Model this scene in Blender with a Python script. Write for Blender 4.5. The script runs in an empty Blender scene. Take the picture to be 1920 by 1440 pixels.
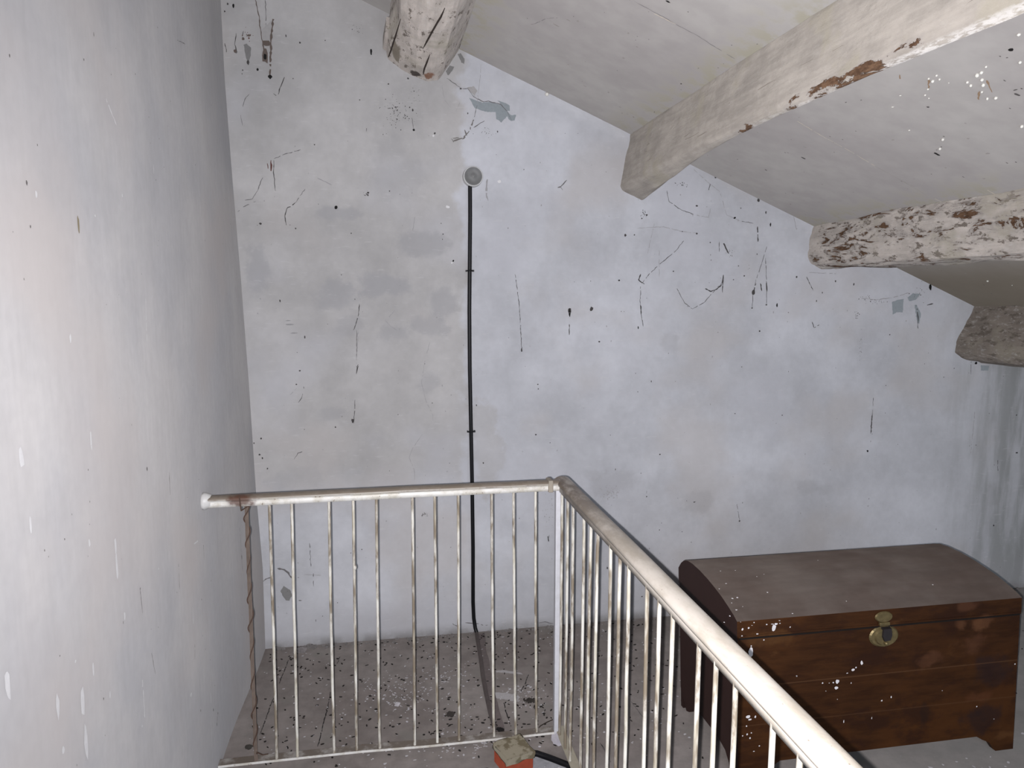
import bpy, bmesh, math, random
from mathutils import Vector, noise
C = bpy.context.scene.collection
sc = bpy.context.scene
PI = math.pi

# ------------------------------------------------------------------ camera
PITCH, YAW = 0.1242, 0.1762
cp, sp_, cy, sy = math.cos(PITCH), math.sin(PITCH), math.cos(YAW), math.sin(YAW)
CAM = Vector((0, 0, 1.5239))
FWD = Vector((sy*cp, cy*cp, -sp_))
cam = bpy.data.cameras.new('camera'); cam_o = bpy.data.objects.new('camera', cam); C.objects.link(cam_o)
cam.sensor_fit = 'HORIZONTAL'; cam.sensor_width = 36.0; cam.lens = 1364.07/1920*36.0
cam.clip_start = 0.02; cam.clip_end = 60
cam_o.location = CAM
cam_o.rotation_euler = FWD.to_track_quat('-Z', 'Y').to_euler()
sc.camera = cam_o

# ------------------------------------------------------------------ light
world = bpy.data.worlds.new('world'); sc.world = world; world.use_nodes = True
bg = world.node_tree.nodes['Background']
bg.inputs[0].default_value = (0.80, 0.88, 1.0, 1); bg.inputs[1].default_value = 1.6
# the flash of the phone, a few centimetres beside its lens
fl = bpy.data.lights.new('flash_lamp', 'SPOT'); fl.energy = 228; fl.spot_size = math.radians(130); fl.spot_blend = 1.0
fl.shadow_soft_size = 0.005; fl.color = (1.0, 0.975, 0.985)
fo = bpy.data.objects.new('flash_lamp', fl); C.objects.link(fo)
fo.location = CAM + Vector((-0.018, 0.0, -0.011)); fo.rotation_euler = (FWD + Vector((0.12, 0, 0))).to_track_quat('-Z', 'Y').to_euler()
sc.view_settings.view_transform = 'Standard'; sc.view_settings.look = 'None'
sc.view_settings.gamma = 1.0; sc.view_settings.use_curve_mapping = False
sc.view_settings.exposure = 0.0

# ------------------------------------------------------------------ helpers
def link(name, me, mats, parent=None):
    o = bpy.data.objects.new(name, me); C.objects.link(o)
    if not isinstance(mats, (list, tuple)): mats = [mats]
    for m in mats: me.materials.append(m)
    if parent: o.parent = parent
    return o
def empty(name, loc=(0, 0, 0)):
    o = bpy.data.objects.new(name, None); C.objects.link(o); o.location = loc; return o
def tag(o, label=None, cat=None, group=None, kind=None):
    if label: o['label'] = label
    if cat: o['category'] = cat
    if group: o['group'] = group
    if kind: o['kind'] = kind
    return o
def pydata(verts, faces, mi=None, smooth=False):
    me = bpy.data.meshes.new('mesh'); me.from_pydata([tuple(v) for v in verts], [], faces)
    if mi: me.polygons.foreach_set('material_index', mi)
    if smooth: me.polygons.foreach_set('use_smooth', [True]*len(faces))
    me.update(); return me
class MB:
    """collects shapes into one mesh"""
    def __init__(s): s.v = []; s.f = []; s.m = []; s.sm = []
    def add(s, V, F, m=0, smooth=False):
        b = len(s.v); s.v += [tuple(v) for v in V]; s.f += [tuple(i+b for i in f) for f in F]
        s.m += [m]*len(F); s.sm += [smooth]*len(F)
    def box(s, x0, x1, y0, y1, z0, z1, m=0, bev=0.0):
        bm = bmesh.new(); bmesh.ops.create_cube(bm, size=1)
        for v in bm.verts: v.co = Vector(((x0+x1)/2+v.co.x*(x1-x0), (y0+y1)/2+v.co.y*(y1-y0), (z0+z1)/2+v.co.z*(z1-z0)))
        if bev: bmesh.ops.bevel(bm, geom=bm.edges[:], offset=bev, segments=2, affect='EDGES', profile=.5)
        s.bm(bm, m)
    def bm(s, bm, m=0, smooth=False):
        bm.verts.index_update()
        s.add([v.co.copy() for v in bm.verts], [[v.index for v in f.verts] for f in bm.faces], m, smooth); bm.free()
    def sweep(s, path, rings, m=0, smooth=True, cap=True):
        """rings: list (per path point) of lists of world points"""
        n = len(rings[0]); V = [p for r in rings for p in r]; F = []
        for i in range(len(rings)-1):
            for j in range(n):
                F.append((i*n+j, i*n+(j+1) % n, (i+1)*n+(j+1) % n, (i+1)*n+j))
        s.add(V, F, m, smooth)
        if cap:
            s.add(rings[0], [tuple(range(n))[::-1]], m); s.add(rings[-1], [tuple(range(n))], m)
    def tube(s, pts, r, n=10, m=0, smooth=True, cap=True):
        pts = [Vector(p) for p in pts]; rings = []; up = None
        rr = r if isinstance(r, (list, tuple)) else [r]*len(pts)
        for i, p in enumerate(pts):
            d = (pts[min(i+1, len(pts)-1)]-pts[max(i-1, 0)]).normalized()
            if up is None:
                up = Vector((0, 0, 1)) if abs(d.z) < .9 else Vector((1, 0, 0))
            a = d.cross(up).normalized(); b = a.cross(d).normalized(); up = b
            rings.append([p+(a*math.cos(2*PI*k/n)+b*math.sin(2*PI*k/n))*rr[i] for k in range(n)])
        s.sweep(pts, rings, m, smooth, cap)
    def lathe(s, c, axis, prof, n=32, m=0, smooth=True):
        """prof: (distance along axis, radius)"""
        c = Vector(c); d = Vector(axis).normalized(); u = Vector((0, 0, 1)) if abs(d.z) < .9 else Vector((1, 0, 0))
        a = d.cross(u).normalized(); b = a.cross(d)
        rings = [[c+d*h+(a*math.cos(2*PI*k/n)+b*math.sin(2*PI*k/n))*max(r, 1e-5) for k in range(n)] for h, r in prof]
        s.sweep(None, rings, m, smooth, True)
    def build(s, name, mats, parent=None):
        me = bpy.data.meshes.new(name); me.from_pydata(s.v, [], s.f)
        me.polygons.foreach_set('material_index', s.m); me.polygons.foreach_set('use_smooth', s.sm)
        me.update()
        bm = bmesh.new(); bm.from_mesh(me); bmesh.ops.recalc_face_normals(bm, faces=bm.faces[:]) if len(s.f) < 30000 else None
        bm.to_mesh(me); bm.free()
        return link(name, me, mats, parent)

# ------------------------------------------------------------------ materials
class NT:
    def __init__(s, name, rough=.9, metal=0.0, spec=.3):
        s.mat = bpy.data.materials.new(name); s.mat.use_nodes = True; s.nt = s.mat.node_tree
        s.b = s.nt.nodes['Principled BSDF']; s.b.inputs['Roughness'].default_value = rough
        s.b.inputs['Metallic'].default_value = metal; s.b.inputs['Specular IOR Level'].default_value = spec
        if rough > .6: s.b.inputs['Diffuse Roughness'].default_value = 1.0
        s.co = s.nt.nodes.new('ShaderNodeTexCoord').outputs['Object']
    def lk(s, a, b): s.nt.links.new(a, b)
    def _in(s, sock, v):
        if hasattr(v, 'links') or isinstance(v, bpy.types.NodeSocket): s.lk(v, sock)
        elif isinstance(v, (tuple, list)) and len(v) == 3 and sock.type == 'RGBA': sock.default_value = (*v, 1)
        else: sock.default_value = v
    def math(s, op, a, b=0.0, clamp=False):
        n = s.nt.nodes.new('ShaderNodeMath'); n.operation = op; n.use_clamp = clamp
        s._in(n.inputs[0], a); s._in(n.inputs[1], b); return n.outputs[0]
    def mapping(s, loc=(0, 0, 0), rot=(0, 0, 0), scale=(1, 1, 1)):
        n = s.nt.nodes.new('ShaderNodeMapping'); n.inputs[1].default_value = loc; n.inputs[2].default_value = rot; n.inputs[3].default_value = scale
        s.lk(s.co, n.inputs[0]); return n.outputs[0]
    def noise(s, scale, detail=4, rough=.55, vec=None, dist=0.0):
        n = s.nt.nodes.new('ShaderNodeTexNoise'); n.inputs['Scale'].default_value = scale; n.inputs['Detail'].default_value = detail
        n.inputs['Roughness'].default_value = rough; n.inputs['Distortion'].default_value = dist
        s.lk(vec if vec is not None else s.co, n.inputs['Vector']); return n.outputs[0]
    def voro(s, scale, vec=None, feat='F1'):
        n = s.nt.nodes.new('ShaderNodeTexVoronoi'); n.feature = feat; n.inputs['Scale'].default_value = scale
        s.lk(vec if vec is not None else s.co, n.inputs['Vector']); return n.outputs['Distance']
    def ramp(s, v, a, b, lo=0.0, hi=1.0):
        n = s.nt.nodes.new('ShaderNodeMapRange'); n.interpolation_type = 'SMOOTHSTEP'
        s._in(n.inputs[0], v); n.inputs[1].default_value = a; n.inputs[2].default_value = b
        n.inputs[3].default_value = lo; n.inputs[4].default_value = hi; return n.outputs[0]
    def mix(s, f, a, b, mode='MIX'):
        n = s.nt.nodes.new('ShaderNodeMix'); n.data_type = 'RGBA'; n.blend_type = mode
        s._in(n.inputs[0], f); s._in(n.inputs[6], a); s._in(n.inputs[7], b); return n.outputs[2]
    def sep(s, v=None):
        n = s.nt.nodes.new('ShaderNodeSeparateXYZ'); s.lk(v if v is not None else s.co, n.inputs[0]); return n.outputs
    def bump(s, h, dist=.002, strength=.6):
        n = s.nt.nodes.new('ShaderNodeBump'); n.inputs['Distance'].default_value = dist; n.inputs['Strength'].default_value = strength
        s.lk(h, n.inputs['Height']); s.lk(n.outputs[0], s.b.inputs['Normal'])
    def col(s, c): s._in(s.b.inputs['Base Color'], c)
    def nz(s):
        n = s.nt.nodes.new('ShaderNodeNewGeometry'); return s.sep(n.outputs['Normal'])[2]
_fl = {}
def flat(name, c, rough=.9, metal=0.0, var=.15, scale=60):
    if name in _fl: return _fl[name]
    m = NT(name, rough, metal); k = m.noise(scale, 3)
    m.col(m.mix(k, tuple(x*(1-var) for x in c), tuple(min(1, x*(1+var)) for x in c))); _fl[name] = m.mat; return m.mat

CHX = 0.0
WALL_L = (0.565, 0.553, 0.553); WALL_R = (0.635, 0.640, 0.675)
def soft_ellipse(m, X, Z, wob, cx, cz, rx, rz, soft=.45):
    dx = m.math('DIVIDE', m.math('SUBTRACT', X, cx), rx); dz = m.math('DIVIDE', m.math('SUBTRACT', Z, cz), rz)
    d = m.math('SQRT', m.math('ADD', m.math('MULTIPLY', dx, dx), m.math('MULTIPLY', dz, dz)))
    d = m.math('ADD', d, m.math('MULTIPLY', m.math('SUBTRACT', wob, .5), 2.8))
    return m.ramp(d, 1.0+soft*.2, 1.0-soft, 0, 1)
def mat_back_wall():
    m = NT('whitewashed_wall', .92, spec=.2)
    x, y, z = m.sep()
    n1 = m.noise(1.6, 6, .6); n2 = m.noise(7, 5, .6); n3 = m.noise(34, 4, .6); wob = m.noise(7, 6, .65)
    edge = m.math('ADD', x, m.math('MULTIPLY', m.math('SUBTRACT', n2, .5), .18))
    right = m.ramp(edge, .325, .365)
    low_ = m.math('MULTIPLY', m.ramp(m.math('ADD', z, m.math('MULTIPLY', m.math('SUBTRACT', n2, .5), .35)), .82, .60), .85); right = m.math('MAXIMUM', right, low_)
    # the warmer old coat also shows just right of the cable, low down
    e = soft_ellipse(m, x, z, wob, .44, .86, .075, .21, .3)
    right = m.math('SUBTRACT', right, m.math('MULTIPLY', e, .75), True)
    # fresher white above z 2.3 on the left
    base = m.mix(right, WALL_L, WALL_R)
    # mottling
    base = m.mix(m.ramp(n1, .35, .7), base, (0.565, 0.56, 0.59), 'MIX') if False else base
    k = m.ramp(n1, .3, .7, .86, 1.06); base = m.mix(1.0, base, m_gray(m, k), 'MULTIPLY')
    k = m.ramp(n2, .3, .72, .95, 1.04); base = m.mix(1.0, base, m_gray(m, k), 'MULTIPLY')
    k = m.ramp(n3, .3, .7, .975, 1.02); base = m.mix(1.0, base, m_gray(m, k), 'MULTIPLY')
    # warm and lilac tints drifting over the old coat
    t1 = m.noise(2.3, 3, .5, m.mapping((3, 1, 7)))
    base = m.mix(m.ramp(t1, .48, .68, 0, .5), base, (0.575, 0.545, 0.535))
    t2 = m.noise(2.0, 3, .5, m.mapping((9, 4, 2)))
    base = m.mix(m.ramp(t2, .50, .70, 0, .5), base, (0.61, 0.61, 0.65))
    # named stains
    g = (0.43, 0.427, 0.445)
    for cx, cz, rx, rz, a in ((-.155, 1.85, .10, .032, .5), (.19, 1.72, .13, .055, .55), (-.485, 1.64, .065, .10, .6), (-.17, 1.50, .10, .07, .55), (.02, 1.56, .12, .05, .65),
                              (.27, 1.49, .07, .08, .5), (.20, 1.38, .09, .05, .45), (-.14, 1.40, .07, .05, .35), (.055, 1.36, .09, .05, .45), (.05, 2.02, .12, .12, .25),
                              (1.03, .66, .15, .06, .32), (.93, .71, .06, .04, .3), (2.0, .60, .06, .04, .3), (1.45, .55, .09, .05, .25), (2.10, .58, .05, .04, .25), (3.05, .50, .07, .08, .3),
                              (.2, 1.14, .06, .05, .35), (-.22, 1.02, .07, .04, .35), (1.28, 1.30, .05, .05, .25), (-.38, .75, .15, .06, .2)):
        base = m.mix(m.math('MULTIPLY', soft_ellipse(m, x, z, wob, cx, cz, rx, rz), a), base, g)
    # damp greenish streaks low on the far right
    nv = m.noise(5, 5, .6, m.mapping(scale=(2.2, 1, .35)))
    far = m.math('MULTIPLY', m.ramp(x, 2.55, 3.3), m.ramp(nv, .38, .62, .25, .9))
    base = m.mix(far, base, (0.29, 0.298, 0.292))
    # grubby foot of the wall
    foot = m.math('MULTIPLY', m.ramp(z, .055, .0), m.ramp(n2, .4, .6, .4, 1))
    base = m.mix(foot, base, (0.25, 0.24, 0.235))
    gr = m.math('MULTIPLY', m.ramp(z, .26, .02), m.ramp(n1, .35, .6, .1, .45)); base = m.mix(gr, base, (0.44, 0.43, 0.45))
    # fine brushed pale streaks
    st = m.noise(60, 2, .5, m.mapping(scale=(.35, 1, 1.6)))
    base = m.mix(m.ramp(st, .62, .74, 0, .25), base, (0.70, 0.69, 0.70))
    m.col(base)
    h = m.math('ADD', m.math('MULTIPLY', n2, 1.0), m.math('MULTIPLY', n3, .35)); h = m.math('ADD', h, m.math('MULTIPLY', st, .12))
    m.bump(h, .006, .45); return m.mat
def _unused(): pass
def m_gray(m, v):
    n = m.nt.nodes.new('ShaderNodeCombineColor')
    for i in range(3): m.lk(v, n.inputs[i])
    return n.outputs[0]
def mat_left_wall():
    m = NT('plaster_left_wall', .8, spec=.1)
    n1 = m.noise(1.8, 5, .6); nv = m.noise(7, 5, .6, m.mapping(scale=(1, 1, .4))); n3 = m.noise(40, 3); nf = m.noise(55, 3, .6, m.mapping(scale=(1, 1, .12)))
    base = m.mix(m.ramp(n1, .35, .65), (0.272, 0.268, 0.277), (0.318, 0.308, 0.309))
    for nn, a, b in ((nv, .965, 1.03), (n3, .975, 1.02), (nf, .98, 1.02)):
        base = m.mix(1.0, base, m_gray(m, m.ramp(nn, .3, .7, a, b)), 'MULTIPLY')
    t = m.noise(1.4, 3, .5, m.mapping((2, 6, 3)))
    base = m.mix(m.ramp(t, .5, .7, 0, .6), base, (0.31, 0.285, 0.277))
    m.col(base); m.lk(m.ramp(n1, .3, .7, .62, .85), m.b.inputs['Roughness'])
    m.bump(m.math('ADD', m.math('MULTIPLY', nv, 1.0), m.math('MULTIPLY', nf, .12)), .005, .4); return m.mat
def mat_ceiling():
    m = NT('ceiling_board', .75, spec=.25)
    n1 = m.noise(1.5, 5, .6); n2 = m.noise(12, 5, .6); x, y, z = m.sep()
    base = m.mix(m.ramp(n1, .35, .68), (0.345, 0.325, 0.32), (0.39, 0.373, 0.362))
    base = m.mix(1.0, base, m_gray(m, m.ramp(n2, .3, .7, .95, 1.03)), 'MULTIPLY')
    # yellowish damp beside the beams
    for bx in (1.075, 1.95, .34):
        d = m.math('ABSOLUTE', m.math('SUBTRACT', x, bx)); q = m.math('MULTIPLY', m.ramp(d, .16, .0), m.ramp(n2, .42, .62, 0, .8))
        base = m.mix(q, base, (0.32, 0.30, 0.23))
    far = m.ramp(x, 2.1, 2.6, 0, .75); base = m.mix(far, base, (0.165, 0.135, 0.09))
    m.col(base); m.bump(n2, .002, .35); return m.mat
def mat_floor():
    m = NT('dusty_floor_tile', .85, spec=.2)
    x, y, z = m.sep(); n1 = m.noise(2.2, 6, .6); n2 = m.noise(14, 6, .65); n3 = m.noise(90, 3, .6)
    base = m.mix(m.ramp(n1, .35, .66), (0.17, 0.148, 0.139), (0.22, 0.198, 0.188))
    base = m.mix(1.0, base, m_gray(m, m.ramp(n2, .3, .7, .84, 1.10)), 'MULTIPLY')
    base = m.mix(m.ramp(n3, .66, .74, 0, .5), base, (0.28, 0.265, 0.26))
    base = m.mix(m.ramp(m.noise(6, 4, .5, m.mapping((5, 2, 0))), .56, .70, 0, .4), base, (0.17, 0.165, 0.15))
    r = m.ramp(x, 1.0, 2.2, 0, .35); base = m.mix(r, base, (0.30, 0.31, 0.305))
    m.col(base); m.bump(m.math('ADD', n2, m.math('MULTIPLY', n3, .4)), .0025, .5); return m.mat
def mat_beam(name, flake, paint=(0.50, 0.475, 0.455), edge=None, chips=.62, spots=()):
    m = NT(name, .85, spec=.2)
    v = m.mapping(scale=(1, .30, 1)); n = m.noise(24, 8, .7, v, .5); nf = m.noise(90, 5, .7, m.mapping(scale=(1, .35, 1))); nb = m.noise(3.0, 3, .6, m.mapping(scale=(1, .55, 1)))
    nd = m.noise(9, 6, .65); ns = m.noise(60, 3, .6, m.mapping((2, 2, 2), scale=(1, .10, 1)))
    p = m.mix(m.ramp(nd, .35, .65), paint, tuple(c*.80 for c in paint)); p = m.mix(m.ramp(nf, .52, .70, 0, .6 if edge is None else .12), p, (0.60, 0.575, 0.55))
    p = m.mix(1.0, p, m_gray(m, m.ramp(ns, .3, .7, .90, 1.06)), 'MULTIPLY')
    p = m.mix(m.ramp(m.noise(34, 6, .75, m.mapping((3, 3, 3), scale=(1, .4, 1))), chips, chips+.05, 0, .9), p, (0.15, 0.125, 0.105))
    p = m.mix(m.ramp(m.noise(5, 4, .6, m.mapping((7, 1, 3))), .52, .66, 0, .5), p, (0.36, 0.33, 0.26))
    wood = m.mix(m.ramp(nf, .35, .65), (0.075, 0.042, 0.026), (0.165, 0.098, 0.060))
    a = m.math('ADD', m.math('MULTIPLY', n, .70), m.math('MULTIPLY', nb, .30))
    if edge is not None:      # the paint has come off mostly along one arris of the timber
        x, y, z = m.sep(); ex, ez, rad, gain, ya, yb = edge
        dx = m.math('SUBTRACT', x, ex); dz = m.math('SUBTRACT', z, ez)
        d = m.math('SQRT', m.math('ADD', m.math('MULTIPLY', dx, dx), m.math('MULTIPLY', dz, dz)))
        k = m.ramp(d, rad, rad*.35, 0, 1)
        wy = m.math('MULTIPLY', m.ramp(y, ya-.12, ya+.08), m.ramp(y, yb+.15, yb-.08))
        near = m.math('MULTIPLY', m.ramp(y, 3.1, 1.9, 0, .70), m.ramp(nb, .40, .56, .35, 1))
        a = m.math('ADD', a, m.math('MULTIPLY', k, m.math('MULTIPLY', m.math('MAXIMUM', wy, near), gain)))
        low = m.math('MULTIPLY', m.ramp(z, ez+.004, ez-.004), m.ramp(y, 2.3, 1.7)); p = m.mix(m.math('MULTIPLY', low, m.ramp(nf, .42, .56, 0, .8)), p, (0.62, 0.60, 0.585))
    k = m.ramp(a, flake, flake+.01)
    grey = m.ramp(a, flake-.05, flake-.015, 0, .6)
    p = m.mix(grey, p, (0.34, 0.31, 0.29))
    out = m.mix(k, p, wood)
    for ox, oy, rx, ry, c in spots:
        sx = m.sep(); out = m.mix(m.math('MULTIPLY', soft_ellipse(m, sx[0], sx[1], n, ox, oy, rx, ry, .3), .9), out, c)
    m.col(out)
    m.bump(m.math('SUBTRACT', m.math('ADD', m.math('MULTIPLY', n, .9), m.math('MULTIPLY', nf, .4)), m.math('MULTIPLY', k, .3)), .012, .8); return m.mat
def mat_rail():
    m = NT('cream_rail_paint', .38, spec=.4)
    n = m.noise(22, 5, .65, m.mapping(scale=(1, 1, 1))); n2 = m.noise(140, 3)
    base = m.mix(m.ramp(n, .4, .66), (0.76, 0.74, 0.71), (0.58, 0.545, 0.48))
    top = m.math('MULTIPLY', m.ramp(m.nz(), .08, .55), m.ramp(n, .3, .55, .6, .97))
    x, y, z = m.sep()
    base = m.mix(top, base, (0.155, 0.125, 0.10))
    rust = m.math('MULTIPLY', m.ramp(n2, .62, .7, 0, .8), m.ramp(n, .45, .6)); base = m.mix(rust, base, (0.16, 0.09, 0.05))
    band = m.math('MULTIPLY', m.ramp(z, .8975, .9015), m.ramp(n, .3, .6, .95, .6)); base = m.mix(band, base, (0.20, 0.165, 0.13))
    e = soft_ellipse(m, x, z, n, -.995, .897, .045, .03, .8); base = m.mix(m.math('MULTIPLY', e, .9), base, (0.10, 0.045, 0.03))
    m.col(base); m.bump(n2, .001, .3); return m.mat
def mat_rail_right():
    m = NT('worn_rail_paint_flash_fade', .42, spec=.35)
    n = m.noise(16, 5, .65, m.mapping(scale=(1, .4, 1))); n2 = m.noise(130, 3); x, y, z = m.sep()
    base = m.mix(m.ramp(n, .38, .68), (0.76, 0.70, 0.63), (0.56, 0.50, 0.42))
    k = m.math('MULTIPLY', m.ramp(y, -1.0, -.02), m.ramp(n, .30, .56, .45, 1)); base = m.mix(k, base, (0.17, 0.13, 0.10))  # brown dirt fades toward the camera: flash brightening put into the colour
    rust = m.ramp(n2, .70, .74, 0, .8); base = m.mix(rust, base, (0.20, 0.12, 0.07))
    m.col(base); m.bump(n2, .001, .3); return m.mat
def mat_rod():
    m = NT('cream_rod_paint', .4, spec=.4)
    n = m.noise(26, 5, .7, m.mapping(scale=(1, 1, .35))); n1 = m.noise(5, 3, .6, m.mapping(scale=(6, 3, 1)))
    base = m.mix(m.ramp(n, .42, .62), (0.76, 0.735, 0.675), (0.55, 0.51, 0.42))
    k = m.math('MULTIPLY', m.ramp(n1, .42, .56), m.ramp(n, .35, .55, .2, .85)); base = m.mix(k, base, (0.19, 0.145, 0.10))
    m.col(base); return m.mat
def mat_chest_front():
    m = NT('worn_varnished_wood', .45, spec=.14)
    v = m.mapping(scale=(.16, 1, 1)); g = m.noise(46, 6, .65, v, .2); b = m.noise(3.2, 5, .6, m.mapping(scale=(.6, 1, 1))); n3 = m.noise(9, 6, .65, m.mapping((4, 0, 4), scale=(.6, 1, 1)))
    x, y, z = m.sep(); wob = m.noise(13, 5, .6, m.mapping((2, 2, 5)))
    base = m.mix(m.ramp(g, .32, .68), (0.032, 0.0125, 0.0055), (0.055, 0.0220, 0.0085))
    base = m.mix(m.ramp(b, .42, .62, 0, .7), base, (0.074, 0.0275, 0.0085))
    base = m.mix(m.ramp(n3, .48, .64, 0, .75), base, (0.027, 0.011, 0.007))
    n4 = m.noise(8, 6, .6, m.mapping((1, 0, 9), scale=(.5, 1, 1))); base = m.mix(m.ramp(n4, .60, .72, 0, .5), base, (0.13, 0.058, 0.022))
    # rubbed and blackened places by the right hand corner
    for cx, cz, rx, rz, c, a in ((CHX+.26, .46, .022, .022, (0.18, 0.08, 0.04), .6), (CHX+.345, .462, .045, .032, (0.18, 0.08, 0.04), .6), (CHX+.15, .345, .05, .028, (0.12, 0.052, 0.028), .6),
                              (CHX+.31, .39, .07, .035, (0.11, 0.047, 0.026), .55), (CHX+.39, .29, .075, .055, (0.024, 0.015, 0.016), .85), (CHX+.38, .12, .08, .07, (0.024, 0.014, 0.014), .9),
                              (CHX+.35, .20, .08, .025, (0.11, 0.042, 0.02), .6), (CHX+.15, .17, .018, .05, (0.02, 0.012, 0.010), .8), (CHX-.40, .47, .09, .03, (0.12, 0.055, 0.02), .6), (CHX+.28, .52, .05, .02, (0.15, 0.065, 0.035), .6)):
        base = m.mix(m.math('MULTIPLY', soft_ellipse(m, x, z, wob, cx, cz, rx, rz, .6), m.math('MULTIPLY', m.ramp(n3, .35, .6, 1.0, .6), a)), base, c)
    for zz, a in ((.318, .5), (.19, .3)):
        d = m.math('ABSOLUTE', m.math('SUBTRACT', m.math('ADD', z, m.math('MULTIPLY', m.math('SUBTRACT', b, .5), .004)), zz)); base = m.mix(m.ramp(d, .0028, .001, 0, a), base, (0.11, 0.055, 0.028))
    m.col(base); m.bump(g, .0015, .4); return m.mat
def mat_chest_lid():
    m = NT('dusty_lid', .8, spec=.2)
    n = m.noise(3, 5, .6); v = m.mapping(scale=(.25, 1, 1)); g = m.noise(22, 5, .6, v)
    base = m.mix(m.ramp(n, .35, .65), (0.088, 0.066, 0.056), (0.122, 0.100, 0.088))
    base = m.mix(1.0, base, m_gray(m, m.ramp(g, .3, .7, .9, 1.08)), 'MULTIPLY')
    m.col(base); m.bump(g, .001, .3); return m.mat
def mat_mortar():
    m = NT('mortar_lump', .95, spec=.1); n = m.noise(14, 5, .6); n2 = m.noise(80, 4)
    base = m.mix(m.ramp(n, .48, .54), (0.23, 0.205, 0.155), (0.125, 0.105, 0.07)); m.col(base); m.bump(n2, .002, .5); return m.mat

M_RAIL = mat_rail(); M_RAILR = mat_rail_right(); M_ROD = mat_rod()
SLOT = {'black': ((0.012, 0.011, 0.011), .8), 'dark': ((0.085, 0.078, 0.078), .9), 'grey': ((0.20, 0.19, 0.195), .9), 'faint': ((0.42, 0.41, 0.425), .95),
        'rust': ((0.16, 0.075, 0.065), .9), 'brown': ((0.17, 0.135, 0.12), .95), 'twig': ((0.24, 0.225, 0.215), .95), 'patch': ((0.36, 0.395, 0.42), .9),
        'greypatch': ((0.27, 0.265, 0.262), .9), 'faintp': ((0.47, 0.455, 0.455), .95), 'white': ((0.80, 0.79, 0.80), .8), 'bead': ((0.95, 0.91, 0.84), .5),
        'stick': ((0.15, 0.125, 0.085), .8), 'lightp': ((0.37, 0.365, 0.375), .7), 'cream': ((0.62, 0.55, 0.44), .8), 'faintc': ((0.29, 0.275, 0.26), .9),
        'stain': ((0.26, 0.18, 0.12), .9), 'plaster': ((0.33, 0.315, 0.32), .95), 'splat': ((0.62, 0.60, 0.62), .9), 'worn': ((0.17, 0.085, 0.045), .6),
        'worn2': ((0.10, 0.05, 0.028), .6), 'darkwood': ((0.028, 0.017, 0.016), .6)}
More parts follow.
